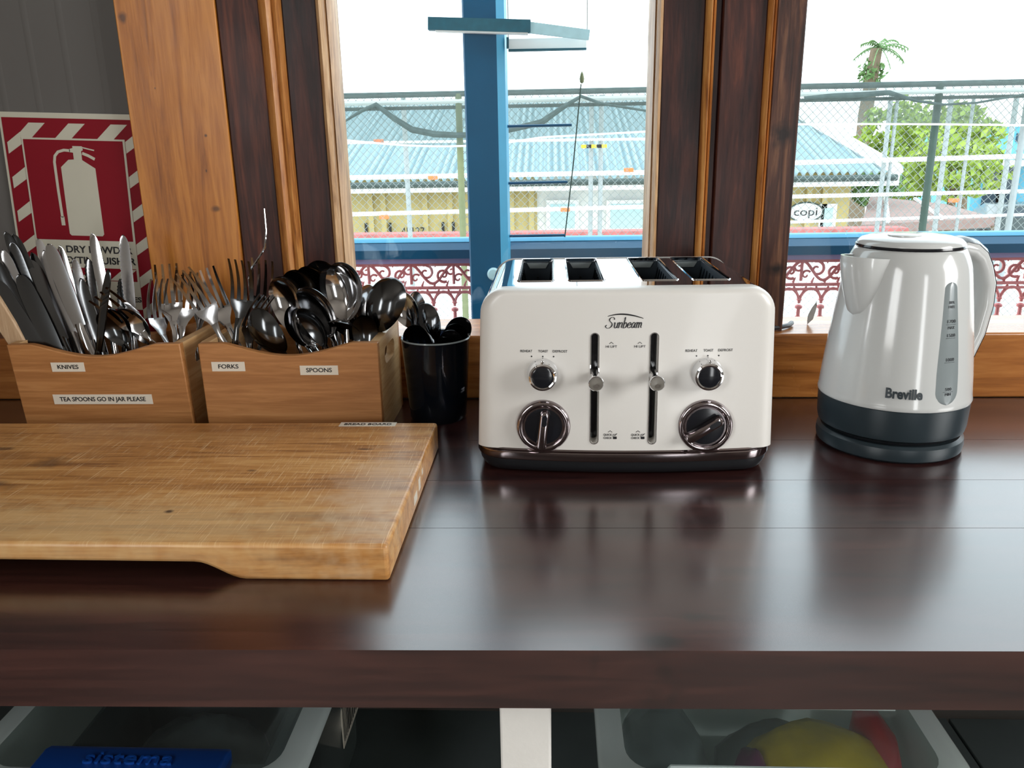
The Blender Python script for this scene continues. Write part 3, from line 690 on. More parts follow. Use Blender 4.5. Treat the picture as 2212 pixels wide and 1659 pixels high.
# ================================================================ the worktop table
TT = .80
tb = thing('worktop_table', (0, .8, 0), 'dark mahogany stained worktop table with a white painted leg and lower shelf', 'table')
def topmesh():
    m = MB(); xl, xr = -1.28, 2.0; y0 = lambda x: .4925+(x+.035)*.0181
    sm = [(PZ(1000, q, TT).y-.511)/.5715 for q in (1127, 1030, 948)]
    edges = [0]+sm+[1.0]                      # plank seams run the length of the top
    for i in range(len(edges)-1):
        a, b = edges[i], edges[i+1]
        def Y(x, t): return y0(x)+(1.0825-y0(x))*t
        g = .0003 if i else 0
        ring = lambda x: [(x, Y(x, a)+g, .752), (x, Y(x, b)-.0003, .752), (x, Y(x, b)-.0003, TT), (x, Y(x, a)+g, TT)]
        m.loft([ring(xl), ring(xr)])
    return m
topmesh().build('top', M['top'], tb)
for x in (-.041, -1.2, 1.3): bx('leg', M['white_paint'], x, x+.040, .53, .57, 0, .752, tb, .002)
for x in (-1.2, 1.3): bx('leg', M['white_paint'], x, x+.040, 1.0, 1.04, 0, .752, tb, .002)
xs = PZ(2080, 1600, .30).x
o = MB(); o.box(-1.2, xs-.002, .575, 1.06, .28, .30); o.box(xs+.002, 1.34, .575, 1.06, .28, .30); o.build('lower_shelf', M['shelf'], tb, bevel=.001)

# ================================================================ bread board
bb = thing('bread_board', (-.40, .735, TT), 'thick scratched wooden bread board lying before the cutlery boxes', 'board')
def boardmesh():
    xr, xl, t = -.1325, -.72, .033
    p = [(xr, .0), (-.252, 0)]
    for i in range(1, 9):
        u = i/8; p.append((-.252-.042*u, .0155*(3*u*u-2*u**3)))
    p += [(-.50, .0165), (-.555, .0155), (-.597, 0), (xl, 0), (xl, t), (xr, t)]
    return MB().prism(p, lambda x, z, h: (x, h, TT+z), .5845, .887)
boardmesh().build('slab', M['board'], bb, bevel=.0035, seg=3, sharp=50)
A = PZ(733, 918, .8335); B = PZ(855, 917, .8335)
lb = bx('label', M['label'], A.x, B.x, .8725, .8855, .8331, .8335, bb, 0)
text('lettering', 'BREAD BOARD', .0095, lambda x, y, h: ((A.x+B.x)/2+x, .8785+y*.9, .8335+h), M['print'], lb, wid=.055, bold=.0001)
for yy, zz, w, hh in ((.745, .817, .010, .012), (.765, .822, .006, .006), (.72, .813, .018, .009)):
    o = bx('sticker_scrap', M['label'], -.1325, -.1321, yy-w/2, yy+w/2, zz-hh/2, zz+hh/2, bb, 0); tag(o, 'torn scrap of white sticker')

# ================================================================ bamboo cutlery boxes
def cutlery_box(x0, x1, lean, label, labels):
    y0, y1, z0, z1, t = .92, 1.058, TT, .9205, .010
    bxx = thing('cutlery_box', ((x0+x1)/2, (y0+y1)/2, z0), label, 'cutlery box', 'bamboo cutlery boxes')
    w = x1-x0; pts = [(x0, 0), (x1, 0), (x1, z1-z0)]
    N = 24; ya = z1-z0
    for i in range(N+1):
        u = i/N; a = x1-w*.14-(w*.72)*u; d = .0155*math.sin(PI*u)**1.15; pts.append((a, ya-d))
    pts.append((x0, ya))
    fy = lambda z: y0+lean*(1-z/ya)
    def front():
        return MB().prism(pts, lambda x, z, h: (x, (fy(z) if h == 0 else fy(z)+t), z0+z), 0, 1)
    front().build('front_panel', M['bamboo'], bxx, bevel=.0012, sharp=30)
    MB().prism(pts, lambda x, z, h: (x, y1-t+h, z0+z), 0, t).build('back_panel', M['bamboo'], bxx, bevel=.0012, sharp=30)
    for xa in (x0, x1-t):
        sp_ = MB().prism([(y0+t+lean, 0), (y1-t, 0), (y1-t, ya), (y0+t, ya)], lambda y, z, h: (xa+h, y, z0+z), 0, t).build('side_panel', M['bamboo_y'], bxx)
        c = MB().prism([(q[0]+(y0+y1)/2, q[1]+.094) for q in rrect(.031, .011, .0108)], lambda y, z, h: (xa-.02+h, y, z0+z), 0, .05)
        boolean_cut(sp_, c)
    bx('bottom_panel', M['bamboo'], x0+t, x1-t, y0+t+lean, y1-t, z0+.001, z0+.006, bxx, 0)
    for s, pa, pb, wid in labels:
        q0, q1 = PY(*pa, y0), PY(*pb, y0); cx, cz = (q0.x+q1.x)/2, (q0.z+q1.z)/2
        hw, hh = (q1.x-q0.x)/2, abs(q1.z-q0.z)/2; yy = fy(cz-z0)
        l = MB().prism([(-hw, -hh), (hw, -hh), (hw, hh), (-hw, hh)], lambda x, z, h: (cx+x, fy(cz+z-z0)-.0004+h, cz+z), 0, .0004).build('label', M['label'], bxx)
        text('lettering', s, hh*1.25, lambda x, z, h: (cx+x, fy(cz+z-z0)-.0004-h, cz+z), M['print'], l, wid=wid, bold=.0001)
    return bxx
cutlery_box(-.6555, -.4425, .010, 'bamboo cutlery box labelled KNIVES and full of knives', (('KNIVES', (107, 784), (182, 804), .026), ('TEA SPOONS GO IN JAR PLEASE', (108, 855), (326, 876), .108)))
cutlery_box(-.4205, -.2045, .002, 'bamboo cutlery box labelled FORKS and SPOONS beside the dark jar', (('FORKS', (456, 782), (530, 802), .0245), ('SPOONS', (647, 790), (731, 810), .031)))

# ================================================================ cutlery
JC = Vector((-.148, 1.005, TT))
def sheet(mb, st, n=12):
    """st: (z, half width, y middle, dish, thickness); the hollow faces +y"""
    rings = []
    for z, hw, y, dish, th in st:
        us = [-1+2*i/n for i in range(n+1)]
        fr = [(u*hw, y-dish*(1-u*u), z) for u in us]
        bk = [(u*hw, y-dish*(1-u*u)-th*(1-.75*u*u), z) for u in reversed(us)]
        rings.append(fr+bk)
    return mb.loft(rings)
def knife_parts(L, serr=False, wide=1.0, bend=0):
    hl = L*.47
    h = sheet(MB(), [(0, .0036, .002, -.0012, .003), (.004, .0060, .002, -.002, .005), (hl*.35, .0070*wide, .002, -.002, .0055), (hl*.75, .0054*wide, .002, -.002, .0055), (hl-.004, .0052, .002, -.0018, .005), (hl+.004, .0052, .0015, -.0006, .0024)])
    b = MB(); rings = []; N = 44
    for i in range(N+1):
        u = i/N; z = hl+(L-hl)*u
        back = (-.0064-.0010*math.sin(PI*min(1, u*1.2)))*wide; edge = (.0060+.0034*math.sin(PI*min(1, u*.9)))*wide
        if u > .80:
            k = (u-.80)/.20; s = math.sqrt(max(0, 1-k**2.2)); back = back*s+(edge*.35)*(1-s); edge = edge*s+edge*.35*(1-s)
        if serr and .12 < u < .92: edge += .0007*(1 if i % 2 else -1)
        y = .001+bend*u*u*.01
        rings.append([(back, y+.0010, z), (edge*.3, y+.0010, z), (edge, y, z), (edge*.3, y-.0010, z), (back, y-.0010, z)])
    b.loft(rings)
    return (('handle', h), ('blade', b))
def bowl_st(z0, z1, W, dish, rise, n=22):
    st = []
    for i in range(n+1):
        a = PI*(.04+.95*i/n); u = .5-.5*math.cos(a); sn = math.sin(a)
        w = W*sn*(1-.13*math.cos(a))                    # egg outline, fuller towards the handle
        st.append((z0+(z1-z0)*u, max(w, .0008), rise*(u-.4)**2*1.2-.002, dish*sn**1.4, .0014))
    return st
def handle_st(z1, w0=.0095, y_neck=-.004, wn=.0032):
    return [(0, .003, .003, -.0006, .0016), (.004, w0*.8, .003, -.0008, .002), (.02, w0, .002, -.001, .0022), (z1*.45, w0*.72, 0, -.001, .0024), (z1*.75, wn*1.3, .002, -.001, .003), (z1*.92, wn, .001, -.0008, .003), (z1+.003, wn*1.5, y_neck, -.0002, .002)]
def spoon_parts(L, W):
    bl = W*3.05; z1 = L-bl
    return (('handle', sheet(MB(), handle_st(z1, .0095*L/.19, -.001, .0030*L/.19))), ('bowl', sheet(MB(), bowl_st(z1, L, W, W*.42, .018*L/.19))))
def fork_parts(L, bent=False):
    z1 = L*.60; zt = L*.735
    h = sheet(MB(), handle_st(z1, .0095, -.004))
    hd = sheet(MB(), [(z1, .0038, -.004, .0002, .0022), (z1+.009, .0075, -.006, .0008, .002), (z1+.019, .0140, -.0075, .0014, .002), (zt, .0150, -.0070, .0012, .002)])
    for k in range(4):
        x = -.0126+.0084*k; st = []
        for i in range(8):
            u = i/7; z = zt-.002+(L-zt)*u; y = -.0078+.018*u*u
            st.append([(x-.0025*(1-.5*u), y, z), (x+.0025*(1-.5*u), y, z), (x+.0018*(1-.5*u), y-.0022*(1-.4*u), z), (x-.0018*(1-.5*u), y-.0022*(1-.4*u), z)])
        hd.loft(st)
    out = [('handle', h), ('tines', hd)]
    if bent:
        pts = [(.0126, -.0075, zt), (.0150, .002, L-.030), (.0105, .012, L-.014), (.0015, .017, L+.002), (-.0035, .018, L+.014), (-.0020, .016, L+.034), (.0040, .014, L+.060)]
        out.append(('bent_tine', MB().tube(pts, [.0018, .0017, .0016, .0014, .0013, .0011, .0009], 6)))
    return tuple(out)
PROTO = {}
DBG = []
def proto(kind):
    if kind not in PROTO:
        P = {'knife': ('table_knife', 'knife', lambda: knife_parts(.212, wide=.80)), 'steak': ('serrated_knife', 'knife', lambda: knife_parts(.212, True, wide=.84)), 'wide': ('table_knife', 'knife', lambda: knife_parts(.205, wide=1.22)),
             'fork': ('table_fork', 'fork', lambda: fork_parts(.192)), 'bent': ('table_fork', 'fork', lambda: fork_parts(.192, True)),
             'spoon': ('table_spoon', 'spoon', lambda: spoon_parts(.188, .0205)), 'big': ('serving_spoon', 'spoon', lambda: spoon_parts(.198, .0240)), 'tea': ('teaspoon', 'teaspoon', lambda: spoon_parts(.138, .0175))}[kind]
        PROTO[kind] = (P[0], P[1], [(n, m.build(n, M['steel'], None, sharp=45, fix=True)) for n, m in P[2]()], [0])
    return PROTO[kind]
LEN = {'knife': .212, 'steak': .212, 'wide': .205, 'fork': .192, 'bent': .192, 'spoon': .188, 'big': .198, 'tea': .138}
def put(kind, tip, yt, ent, ye_, face, label, mat='steel', base=None):
    name, cat, parts, used = proto(kind)
    T = PY(*tip, yt); E = Vector(base) if base else PY(*ent, ye_); L = LEN[kind]; s = 1.0
    rim = T+(E-T)*((.915-T.z)/(E.z-T.z)) if not base else None
    for _ in range(6):                     # keep the hidden end inside its box or jar, and standing on the bottom
        d = (T-E).normalized()
        s = min(1.0, max(.74, (T.z-.809)/(d.z*L))) if d.z > 0 else 1.0
        q = T-d*L*s; c = q.copy()
        if base:
            v = Vector((q.x-JC.x, q.y-JC.y)); m_ = .029
            if v.length > m_: c.x, c.y = JC.x+v.x*m_/v.length, JC.y+v.y*m_/v.length
        else:
            bx0, bx1 = (-.6455, -.4525) if rim.x < -.425 else (-.4105, -.2145)
            c.x = min(max(c.x, bx0+.008), bx1-.008); c.y = min(max(c.y, .947), 1.041)
        if (c-q).length > 1e-4: E = c; continue
        if not base:
            r = T-d*((T.z-.915)/d.z); rc = r.copy(); rc.x = min(max(rc.x, bx0+.007), bx1-.007); rc.y = min(max(rc.y, .944), 1.042)
            if (rc-r).length > 1e-4: E = rc; continue
        break
    o3 = T-d*L*s
    DBG.append((label, kind, o3.copy(), d.copy(), T.copy()))
    a = math.radians(face); nrm = Vector((math.sin(a), -math.cos(a), .05)); nrm = (nrm-d*nrm.dot(d)).normalized(); x = nrm.cross(d)
    R = Matrix((x, nrm, d)).transposed().to_4x4()
    e = bpy.data.objects.new(name, None); COL.objects.link(e); e.matrix_world = Matrix.Translation(o3) @ R @ Matrix.Scale(s, 4); e.empty_display_size = .02
    tag(e, label, cat, {'knife': 'knives in the bamboo boxes', 'fork': 'forks in the bamboo boxes', 'spoon': 'spoons in the bamboo box', 'teaspoon': 'teaspoons'}[cat])
    for n, src in parts:
        if used[0] == 0: p = src
        else: p = src.copy(); COL.objects.link(p)
        p.parent = e
        if M[mat] is not M['steel']:
            p.material_slots[0].link = 'OBJECT'; p.material_slots[0].material = M[mat]
        else:
            p.material_slots[0].link = 'OBJECT'; p.material_slots[0].material = M['steel']
    used[0] += 1
    return e
# knives, back to front
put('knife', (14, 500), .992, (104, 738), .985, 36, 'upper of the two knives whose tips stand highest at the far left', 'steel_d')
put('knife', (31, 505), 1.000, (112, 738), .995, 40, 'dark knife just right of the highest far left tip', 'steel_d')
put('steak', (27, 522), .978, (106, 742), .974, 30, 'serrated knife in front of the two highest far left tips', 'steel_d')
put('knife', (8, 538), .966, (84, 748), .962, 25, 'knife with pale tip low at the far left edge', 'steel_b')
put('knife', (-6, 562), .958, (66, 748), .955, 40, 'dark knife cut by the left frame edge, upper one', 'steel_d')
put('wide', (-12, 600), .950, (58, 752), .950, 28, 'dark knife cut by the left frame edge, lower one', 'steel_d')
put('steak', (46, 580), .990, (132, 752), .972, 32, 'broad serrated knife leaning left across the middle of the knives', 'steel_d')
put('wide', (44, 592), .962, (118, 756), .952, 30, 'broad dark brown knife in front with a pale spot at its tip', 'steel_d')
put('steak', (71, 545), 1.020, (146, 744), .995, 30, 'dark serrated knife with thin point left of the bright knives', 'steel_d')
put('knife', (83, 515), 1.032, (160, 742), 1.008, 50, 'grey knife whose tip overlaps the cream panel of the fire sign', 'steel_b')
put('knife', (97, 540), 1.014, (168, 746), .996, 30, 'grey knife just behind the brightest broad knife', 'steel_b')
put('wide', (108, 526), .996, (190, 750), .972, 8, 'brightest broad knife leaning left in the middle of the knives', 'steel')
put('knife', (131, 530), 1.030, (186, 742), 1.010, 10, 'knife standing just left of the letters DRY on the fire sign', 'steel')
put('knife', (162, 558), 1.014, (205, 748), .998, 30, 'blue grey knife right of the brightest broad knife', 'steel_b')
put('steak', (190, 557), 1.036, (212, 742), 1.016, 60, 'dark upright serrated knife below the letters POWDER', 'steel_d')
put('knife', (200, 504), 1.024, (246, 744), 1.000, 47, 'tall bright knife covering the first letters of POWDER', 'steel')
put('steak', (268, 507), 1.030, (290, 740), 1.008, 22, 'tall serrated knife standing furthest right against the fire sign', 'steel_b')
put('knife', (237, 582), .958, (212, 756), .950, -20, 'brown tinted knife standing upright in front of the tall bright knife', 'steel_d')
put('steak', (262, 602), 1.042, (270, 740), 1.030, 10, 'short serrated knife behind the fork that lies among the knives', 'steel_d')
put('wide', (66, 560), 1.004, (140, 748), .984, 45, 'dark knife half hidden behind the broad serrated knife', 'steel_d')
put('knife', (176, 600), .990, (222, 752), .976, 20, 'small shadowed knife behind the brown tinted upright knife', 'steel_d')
# strays among the knives
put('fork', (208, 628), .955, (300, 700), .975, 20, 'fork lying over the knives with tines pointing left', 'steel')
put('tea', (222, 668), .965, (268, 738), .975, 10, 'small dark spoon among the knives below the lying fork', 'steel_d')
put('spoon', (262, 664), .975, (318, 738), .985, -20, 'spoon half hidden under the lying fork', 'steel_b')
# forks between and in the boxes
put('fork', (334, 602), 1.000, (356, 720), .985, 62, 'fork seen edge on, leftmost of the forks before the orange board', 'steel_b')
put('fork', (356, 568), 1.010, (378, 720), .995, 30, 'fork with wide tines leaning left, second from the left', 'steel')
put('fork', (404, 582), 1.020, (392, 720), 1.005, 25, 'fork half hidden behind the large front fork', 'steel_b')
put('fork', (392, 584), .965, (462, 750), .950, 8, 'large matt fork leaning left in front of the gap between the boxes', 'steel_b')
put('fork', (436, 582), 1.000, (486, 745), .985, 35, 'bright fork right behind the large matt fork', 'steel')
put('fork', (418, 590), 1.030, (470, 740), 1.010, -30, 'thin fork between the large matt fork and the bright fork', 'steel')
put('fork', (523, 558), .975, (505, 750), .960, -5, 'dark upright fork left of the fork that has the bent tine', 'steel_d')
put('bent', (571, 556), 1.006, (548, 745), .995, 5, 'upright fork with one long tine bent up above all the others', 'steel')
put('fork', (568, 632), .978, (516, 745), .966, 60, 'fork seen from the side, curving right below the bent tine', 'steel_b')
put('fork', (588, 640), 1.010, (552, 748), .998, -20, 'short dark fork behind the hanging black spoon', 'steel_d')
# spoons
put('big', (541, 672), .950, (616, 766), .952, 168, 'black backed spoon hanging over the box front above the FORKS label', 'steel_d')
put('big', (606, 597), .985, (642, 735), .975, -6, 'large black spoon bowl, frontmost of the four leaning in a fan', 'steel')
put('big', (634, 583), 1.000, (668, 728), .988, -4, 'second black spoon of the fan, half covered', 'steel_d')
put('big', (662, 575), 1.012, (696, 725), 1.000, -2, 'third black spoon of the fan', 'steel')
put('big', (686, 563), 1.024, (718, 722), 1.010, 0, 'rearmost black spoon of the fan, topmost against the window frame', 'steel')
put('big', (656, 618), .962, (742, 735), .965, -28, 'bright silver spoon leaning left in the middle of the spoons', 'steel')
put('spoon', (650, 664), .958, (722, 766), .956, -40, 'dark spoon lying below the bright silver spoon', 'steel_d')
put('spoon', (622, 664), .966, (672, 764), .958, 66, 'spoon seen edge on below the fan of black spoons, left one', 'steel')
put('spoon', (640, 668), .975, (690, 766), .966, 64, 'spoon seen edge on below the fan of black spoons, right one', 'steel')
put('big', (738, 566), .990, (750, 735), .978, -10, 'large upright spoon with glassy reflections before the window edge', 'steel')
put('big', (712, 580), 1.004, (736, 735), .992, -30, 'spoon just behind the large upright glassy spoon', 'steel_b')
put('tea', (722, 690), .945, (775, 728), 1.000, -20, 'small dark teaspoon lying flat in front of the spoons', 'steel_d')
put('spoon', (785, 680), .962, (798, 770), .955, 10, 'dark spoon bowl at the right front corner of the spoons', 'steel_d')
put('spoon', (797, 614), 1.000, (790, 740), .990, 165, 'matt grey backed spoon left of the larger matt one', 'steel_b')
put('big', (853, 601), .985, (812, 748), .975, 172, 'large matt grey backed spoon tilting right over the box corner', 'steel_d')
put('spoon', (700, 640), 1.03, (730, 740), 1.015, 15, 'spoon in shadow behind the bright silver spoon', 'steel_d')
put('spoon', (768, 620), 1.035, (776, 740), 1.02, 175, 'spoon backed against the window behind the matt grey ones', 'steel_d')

# ================================================================ jar with teaspoons
jr = thing('spoon_jar', JC, 'dark blue tinted jar of teaspoons between the box and the toaster', 'jar')
prof = [(.0, .002), (.034, .0), (.0365, .004), (.0385, .03), (.0415, .075), (.0435, .105), (.0441, .1065), (.0425, .107), (.0405, .105), (.0385, .075), (.0355, .03), (.0335, .010), (.0, .009)]
MB().lathe(prof, JC, 48, caps=(0, 0)).build('glass', M['jar'], jr, fix=True)
MB().lathe([(.0425, .1055), (.0443, .1068), (.0436, .1085), (.0418, .1075)], JC, 48, caps=(0, 0)).build('rim', M['gauge'], jr)
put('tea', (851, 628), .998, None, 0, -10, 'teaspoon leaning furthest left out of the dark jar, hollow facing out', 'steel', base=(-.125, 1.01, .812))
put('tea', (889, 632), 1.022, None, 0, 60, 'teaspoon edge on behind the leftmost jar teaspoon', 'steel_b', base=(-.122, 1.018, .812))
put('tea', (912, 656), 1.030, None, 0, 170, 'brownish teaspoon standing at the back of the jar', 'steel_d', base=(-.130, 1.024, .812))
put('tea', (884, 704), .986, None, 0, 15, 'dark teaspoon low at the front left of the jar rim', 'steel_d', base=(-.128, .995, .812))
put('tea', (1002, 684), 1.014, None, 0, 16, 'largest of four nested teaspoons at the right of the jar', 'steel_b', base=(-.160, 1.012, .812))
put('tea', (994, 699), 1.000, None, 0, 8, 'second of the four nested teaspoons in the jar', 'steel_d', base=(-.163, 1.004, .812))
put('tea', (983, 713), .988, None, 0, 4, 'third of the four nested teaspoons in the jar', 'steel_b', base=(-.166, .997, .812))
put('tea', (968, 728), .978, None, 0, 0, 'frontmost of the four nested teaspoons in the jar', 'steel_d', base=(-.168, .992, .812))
# pale wooden handle at the far left of the box
A, B = PY(-48, 598, .942), PY(52, 762, .946); d = (B-A).normalized(); w = Vector((.0, -1, 0)).cross(d).normalized()
ws = thing('wooden_spatula', B, 'pale wooden spatula handle leaning left of the knives', 'spatula')
def strip(a, b, h0, h1, th): return [a+w*h0+Vector((0, th, 0)), a-w*h0+Vector((0, th, 0)), a-w*h0-Vector((0, th, 0)), a+w*h0-Vector((0, th, 0))]
E_ = B+d*.062
MB().loft([strip(A-d*.02, 0, .006, 0, .002), strip(A, 0, .011, 0, .003), strip(A.lerp(E_, .4), 0, .012, 0, .003), strip(E_, 0, .008, 0, .003)]).build('handle', M['pale_wood'], ws, bevel=.0015)

# ================================================================ toaster
TX, TY = .0775, .8185
to = thing('toaster', (TX, .93, TT), 'white four slice toaster with chrome top between the jar and the kettle', 'toaster')
ZB, ZTOP = .829, 1.0
def hw(z): return .1575-.0075*(max(z, ZB)-.82)/.18
def arch(dx, dz, N=10):
    """inverted U outline, right foot to left foot"""
    r = .027; zt = ZTOP-dz; rr = max(.004, r-(dx+dz)/2); pts = []
    n = 8
    for i in range(n):
        z = ZB+(zt-rr-ZB)*i/n; pts.append((hw(z)-dx, z))
    xe = hw(zt-rr)-dx
    for i in range(N+1):
        a = PI/2*i/N; pts.append((xe-rr+rr*math.cos(a), zt-rr+rr*math.sin(a)))
    m_ = 10
    for i in range(1, m_): pts.append((xe-rr-(2*(xe-rr))*i/m_, zt))
    L_ = [(-x, z) for x, z in reversed(pts[:n+N+1])]
    pts += L_
    k = 14
    for i in range(1, k): pts.append((-hw(ZB)+dx+2*(hw(ZB)-dx)*i/k, ZB))
    return pts
def bulge(x, z, amt):
    f = 1-.72*max(0, min(1, (z-ZB)/(ZTOP-ZB)))
    return amt*max(0, 1-(x/.1575)**2)*f
def shell(yf_, sgn, depth, ex, ez, amt):
    rings = []
    c = [(.985,), (.95,), (.85,), (.7,), (.5,), (.3,), (.1,)]
    base = arch(ex, ez)
    for (s,) in reversed(c): rings.append([(x*s, .91+(z-.91)*s, 0) for x, z in base])
    for i in range(9):
        t = PI/2*i/8; rings.append([(x, z, ex*.62*(1-math.cos(t))) for x, z in arch(ex*(1-math.sin(t)), ez*(1-math.sin(t)))])
    rings.append([(x, z, depth) for x, z in arch(0, 0)])
    R3 = [[(TX+x, yf_+sgn*(y-bulge(x, z, amt)), z) for x, z, y in r] for r in rings]
    return MB().loft(R3)
fs = shell(TY, 1, .020, .016, .006, .014).build('front_shell', M['toaster_white'], to, sharp=50)
def yfr(x, z): return TY-bulge(x-TX, z, .014)
slot_cut = MB()
LV = [(.0447, .0), (.1052, .0)]
for lx, _ in LV:
    slot_cut.prism([(q[0]+lx, q[1]+.896) for q in rrect(.0037, .0585, .0036)], lambda x, z, h: (x, h, z), .77, .87)
boolean_cut(fs, slot_cut)
bk = shell(1.062, -1, .008, .016, .006, .0).build('back_shell', M['toaster_white'], to, sharp=50)
wrap = MB().loft([[(TX+x, y, z) for x, z in arch(.0012, .0008)] for y in (TY+.012, TY+.014, 1.054, 1.056)]).build('chrome_wrap', M['chrome'], to, sharp=30)
SL = [TX+v for v in (-.0945, -.0395, .0395, .0945)]
cut = MB()
for x in SL: cut.prism([(q[0]+x, q[1]+.960) for q in rrect(.0195, .088, .005)], lambda a, b, h: (a, b, h), .85, 1.05)
boolean_cut(wrap, cut)
for x in SL:
    l = MB(); y0, y1, x0, x1 = .8725, 1.0475, x-.0193, x+.0193
    y1 = 1.0475
    l.box(x0, x1, y0, y1, .855, .858); l.box(x0, x0+.001, y0, y1, .858, .996); l.box(x1-.001, x1, y0, y1, .858, .996)
    l.box(x0, x1, y0, y0+.001, .858, .996); l.box(x0, x1, y1-.001, y1, .858, .996)
    sl = l.build('toast_slot', M['liner'], to)
    for s in (-1, 1):
        bx('wire_guard', M['black'], x+s*.011-.005, x+s*.011+.005, y1-.003, y1-.0012, .955, .966, sl, 0)
        gr = MB()
        for k in range(9):
            yy = y0+.015+k*.018; gr.tube([(x+s*.0155, yy, .87), (x+s*.0155, yy, .975), (x+s*.0182, yy, .99)], .0009, 5)
        for zz in (.90, .94, .975): gr.tube([(x+s*.0155, y0+.004, zz), (x+s*.0155, y1-.006, zz)], .0009, 5)
        gr.build('wire_guard', M['steel_d'], sl)
    MB().prism([(-.014, 0), (-.010, -.007), (.010, -.007), (.014, 0)], lambda a, b, h: (x+a, y1-.0035+h, .995+b), 0, .002).build('slot_tab', M['gauge'], sl)
    MB().lathe([(.0001, -.001), (.0014, -.001), (.0014, .001)], (x, y1-.002, .976), 10, 'y').build('rivet', M['black'], sl)
    bx('crumb_bar', M['steel_d'], x0+.002, x1-.002, y1-.012, y1-.004, .925, .929, sl, 0)
# rim beading round the slots
    MB().tube([(q[0]+x, q[1]+.960, ZTOP-.0006) for q in rrect(.0200, .0885, .0055)]+[(x+.0200, .960+.083, ZTOP-.0006)], .0009, 5).build('slot_rim', M['chrome'], to)
# plan outline for the base
def plan(off, amt):
    r = .030; hx = .1575+off; y0, y1 = TY-off, 1.062+off; pts = []
    cy = (y0+y1)/2; hy = (y1-y0)/2
    P4 = rrect(hx, hy, r+off, 8); out = []
    for i, p in enumerate(P4):
        q = P4[(i+1) % len(P4)]; out.append(p)
        if abs(q[0]-p[0]) > .1:
            for k in range(1, 14): out.append((p[0]+(q[0]-p[0])*k/14, p[1]))
    for x, y in out: pts.append((TX+x, cy+y-(amt*max(0, 1-(x/.1575)**2) if y < 0 else 0)*min(1, max(0, -y/hy))))
    return pts
def band(levels, name, mat): return MB().loft([[(x, y, z) for x, y in plan(o, .0145)] for o, z in levels]).build(name, mat, to, sharp=35)
band([(-.012, .8005), (-.006, .803), (-.0015, .810), (-.0005, .8165)], 'black_base', M['black'])
band([(-.0005, .8165), (.0012, .8172), (.0018, .8185), (.0012, .8255), (.0005, .8262), (.0009, .827), (.0012, .8285), (.0, .8298), (-.006, .8300)], 'chrome_band', M['smoked'])
for sx in (-.12, .12):
    for yy in (.85, 1.03): MB().lathe([(.009, 0), (.009, .003)], (TX+sx, yy, TT), 16).build('foot', M['black'], to)
# lever slots, levers
for i, (lx, _) in enumerate(LV):
    yy = yfr(lx, .9)
    MB().prism([(q[0]+lx, q[1]+.896) for q in rrect(.0036, .0584, .0035)], lambda x, z, h: (x, h, z), TY+.004, TY+.010).build('lever_slot', M['gloss_black'], to)
    rim = [(q[0]+lx, q[1]+.896) for q in rrect(.0043, .0591, .0042)]
    MB().tube([(x, yfr(x, z)-.0001, z) for x, z in rim+rim[:1]], .0006, 5).build('slot_edge', M['chrome'], to)
    lv = MB().lathe([(.0045, .012), (.0048, -.004), (.0058, -.018), (.0072, -.027), (.0080, -.0285), (.0080, -.031), (.0070, -.0322), (.003, -.0322), (.0001, -.0320)], (lx, yy, .9110), 28, 'y').build('lever', M['chrome'], to)
def on_front(x, z): return lambda a, b, h: (x+a, yfr(x+a, z+b)-.00005-h, z+b)
# mode knobs and browning dials
for kx, name in ((-.0090, 'a'), (.1600, 'b')):
    kz = .912; yy = yfr(kx, kz)
    kn = MB().lathe([(.0165, .004), (.0165, -.0008), (.0155, -.002), (.0150, -.004), (.0148, -.012), (.0142, -.0145), (.0125, -.0155), (.0112, -.0150), (.0110, -.0140)], (kx, yy, kz), 40, 'y').build('mode_knob', M['chrome'], to)
    MB().lathe([(.0112, -.0146), (.0095, -.0152), (.0001, -.0152)], (kx, yy, kz), 32, 'y').build('button_face', M['gloss_black'], kn)
    MB().box(kx-.0016, kx+.0016, yy-.0145, yy-.002, kz+.012, kz+.0178).build('pointer', M['chrome'], kn, bevel=.0008)
for kx, ang in ((-.0085, -7), (.1605, -57)):
    kz = .8555; yy = yfr(kx, kz)
    dl = MB().lathe([(.0285, .004), (.0287, -.0012), (.0275, -.0036), (.0262, -.0046), (.0232, -.0046), (.0222, -.0040), (.0215, -.0020)], (kx, yy, kz), 56, 'y').build('browning_dial', M['smoked'], to)
    MB().lathe([(.0222, -.0018), (.0150, -.0024), (.0001, -.0026)], (kx, yy, kz), 48, 'y').build('dial_face', M['gloss_black'], dl)
    a = math.radians(ang); ca, sa = math.cos(a), math.sin(a)
    rot = lambda x, z: (kx+x*ca-z*sa, kz+x*sa+z*ca)
    hb = MB(); rings = []
    for off, y in ((0, -.002), (0, -.010), (-.0008, -.0122), (-.0022, -.0128)):
        rings.append([(rot(x, z-.0025)[0], yy+y, rot(x, z-.0025)[1]) for x, z in rrect(.0052+off, .0215+off, .0050+off, 8)])
    bar = hb.loft(rings).build('dial_grip', M['smoked'], dl, sharp=35)
    MB().prism([rot(x, z+.0095) for x, z in rrect(.0026, .0062, .0025, 8)], lambda x, z, h: (x, yy-.0131+h, z), 0, .0006).build('grip_inset', M['gloss_black'], bar)
    for k in range(11):
        t = math.radians(-145+29*k); MB().lathe([(.0001, -.0002), (.0005, -.0002), (.0005, .0003)], (kx+.0247*math.sin(t), yy-.0047, kz+.0247*math.cos(t)), 8, 'y').build('scale_mark', M['gloss_black'], dl)
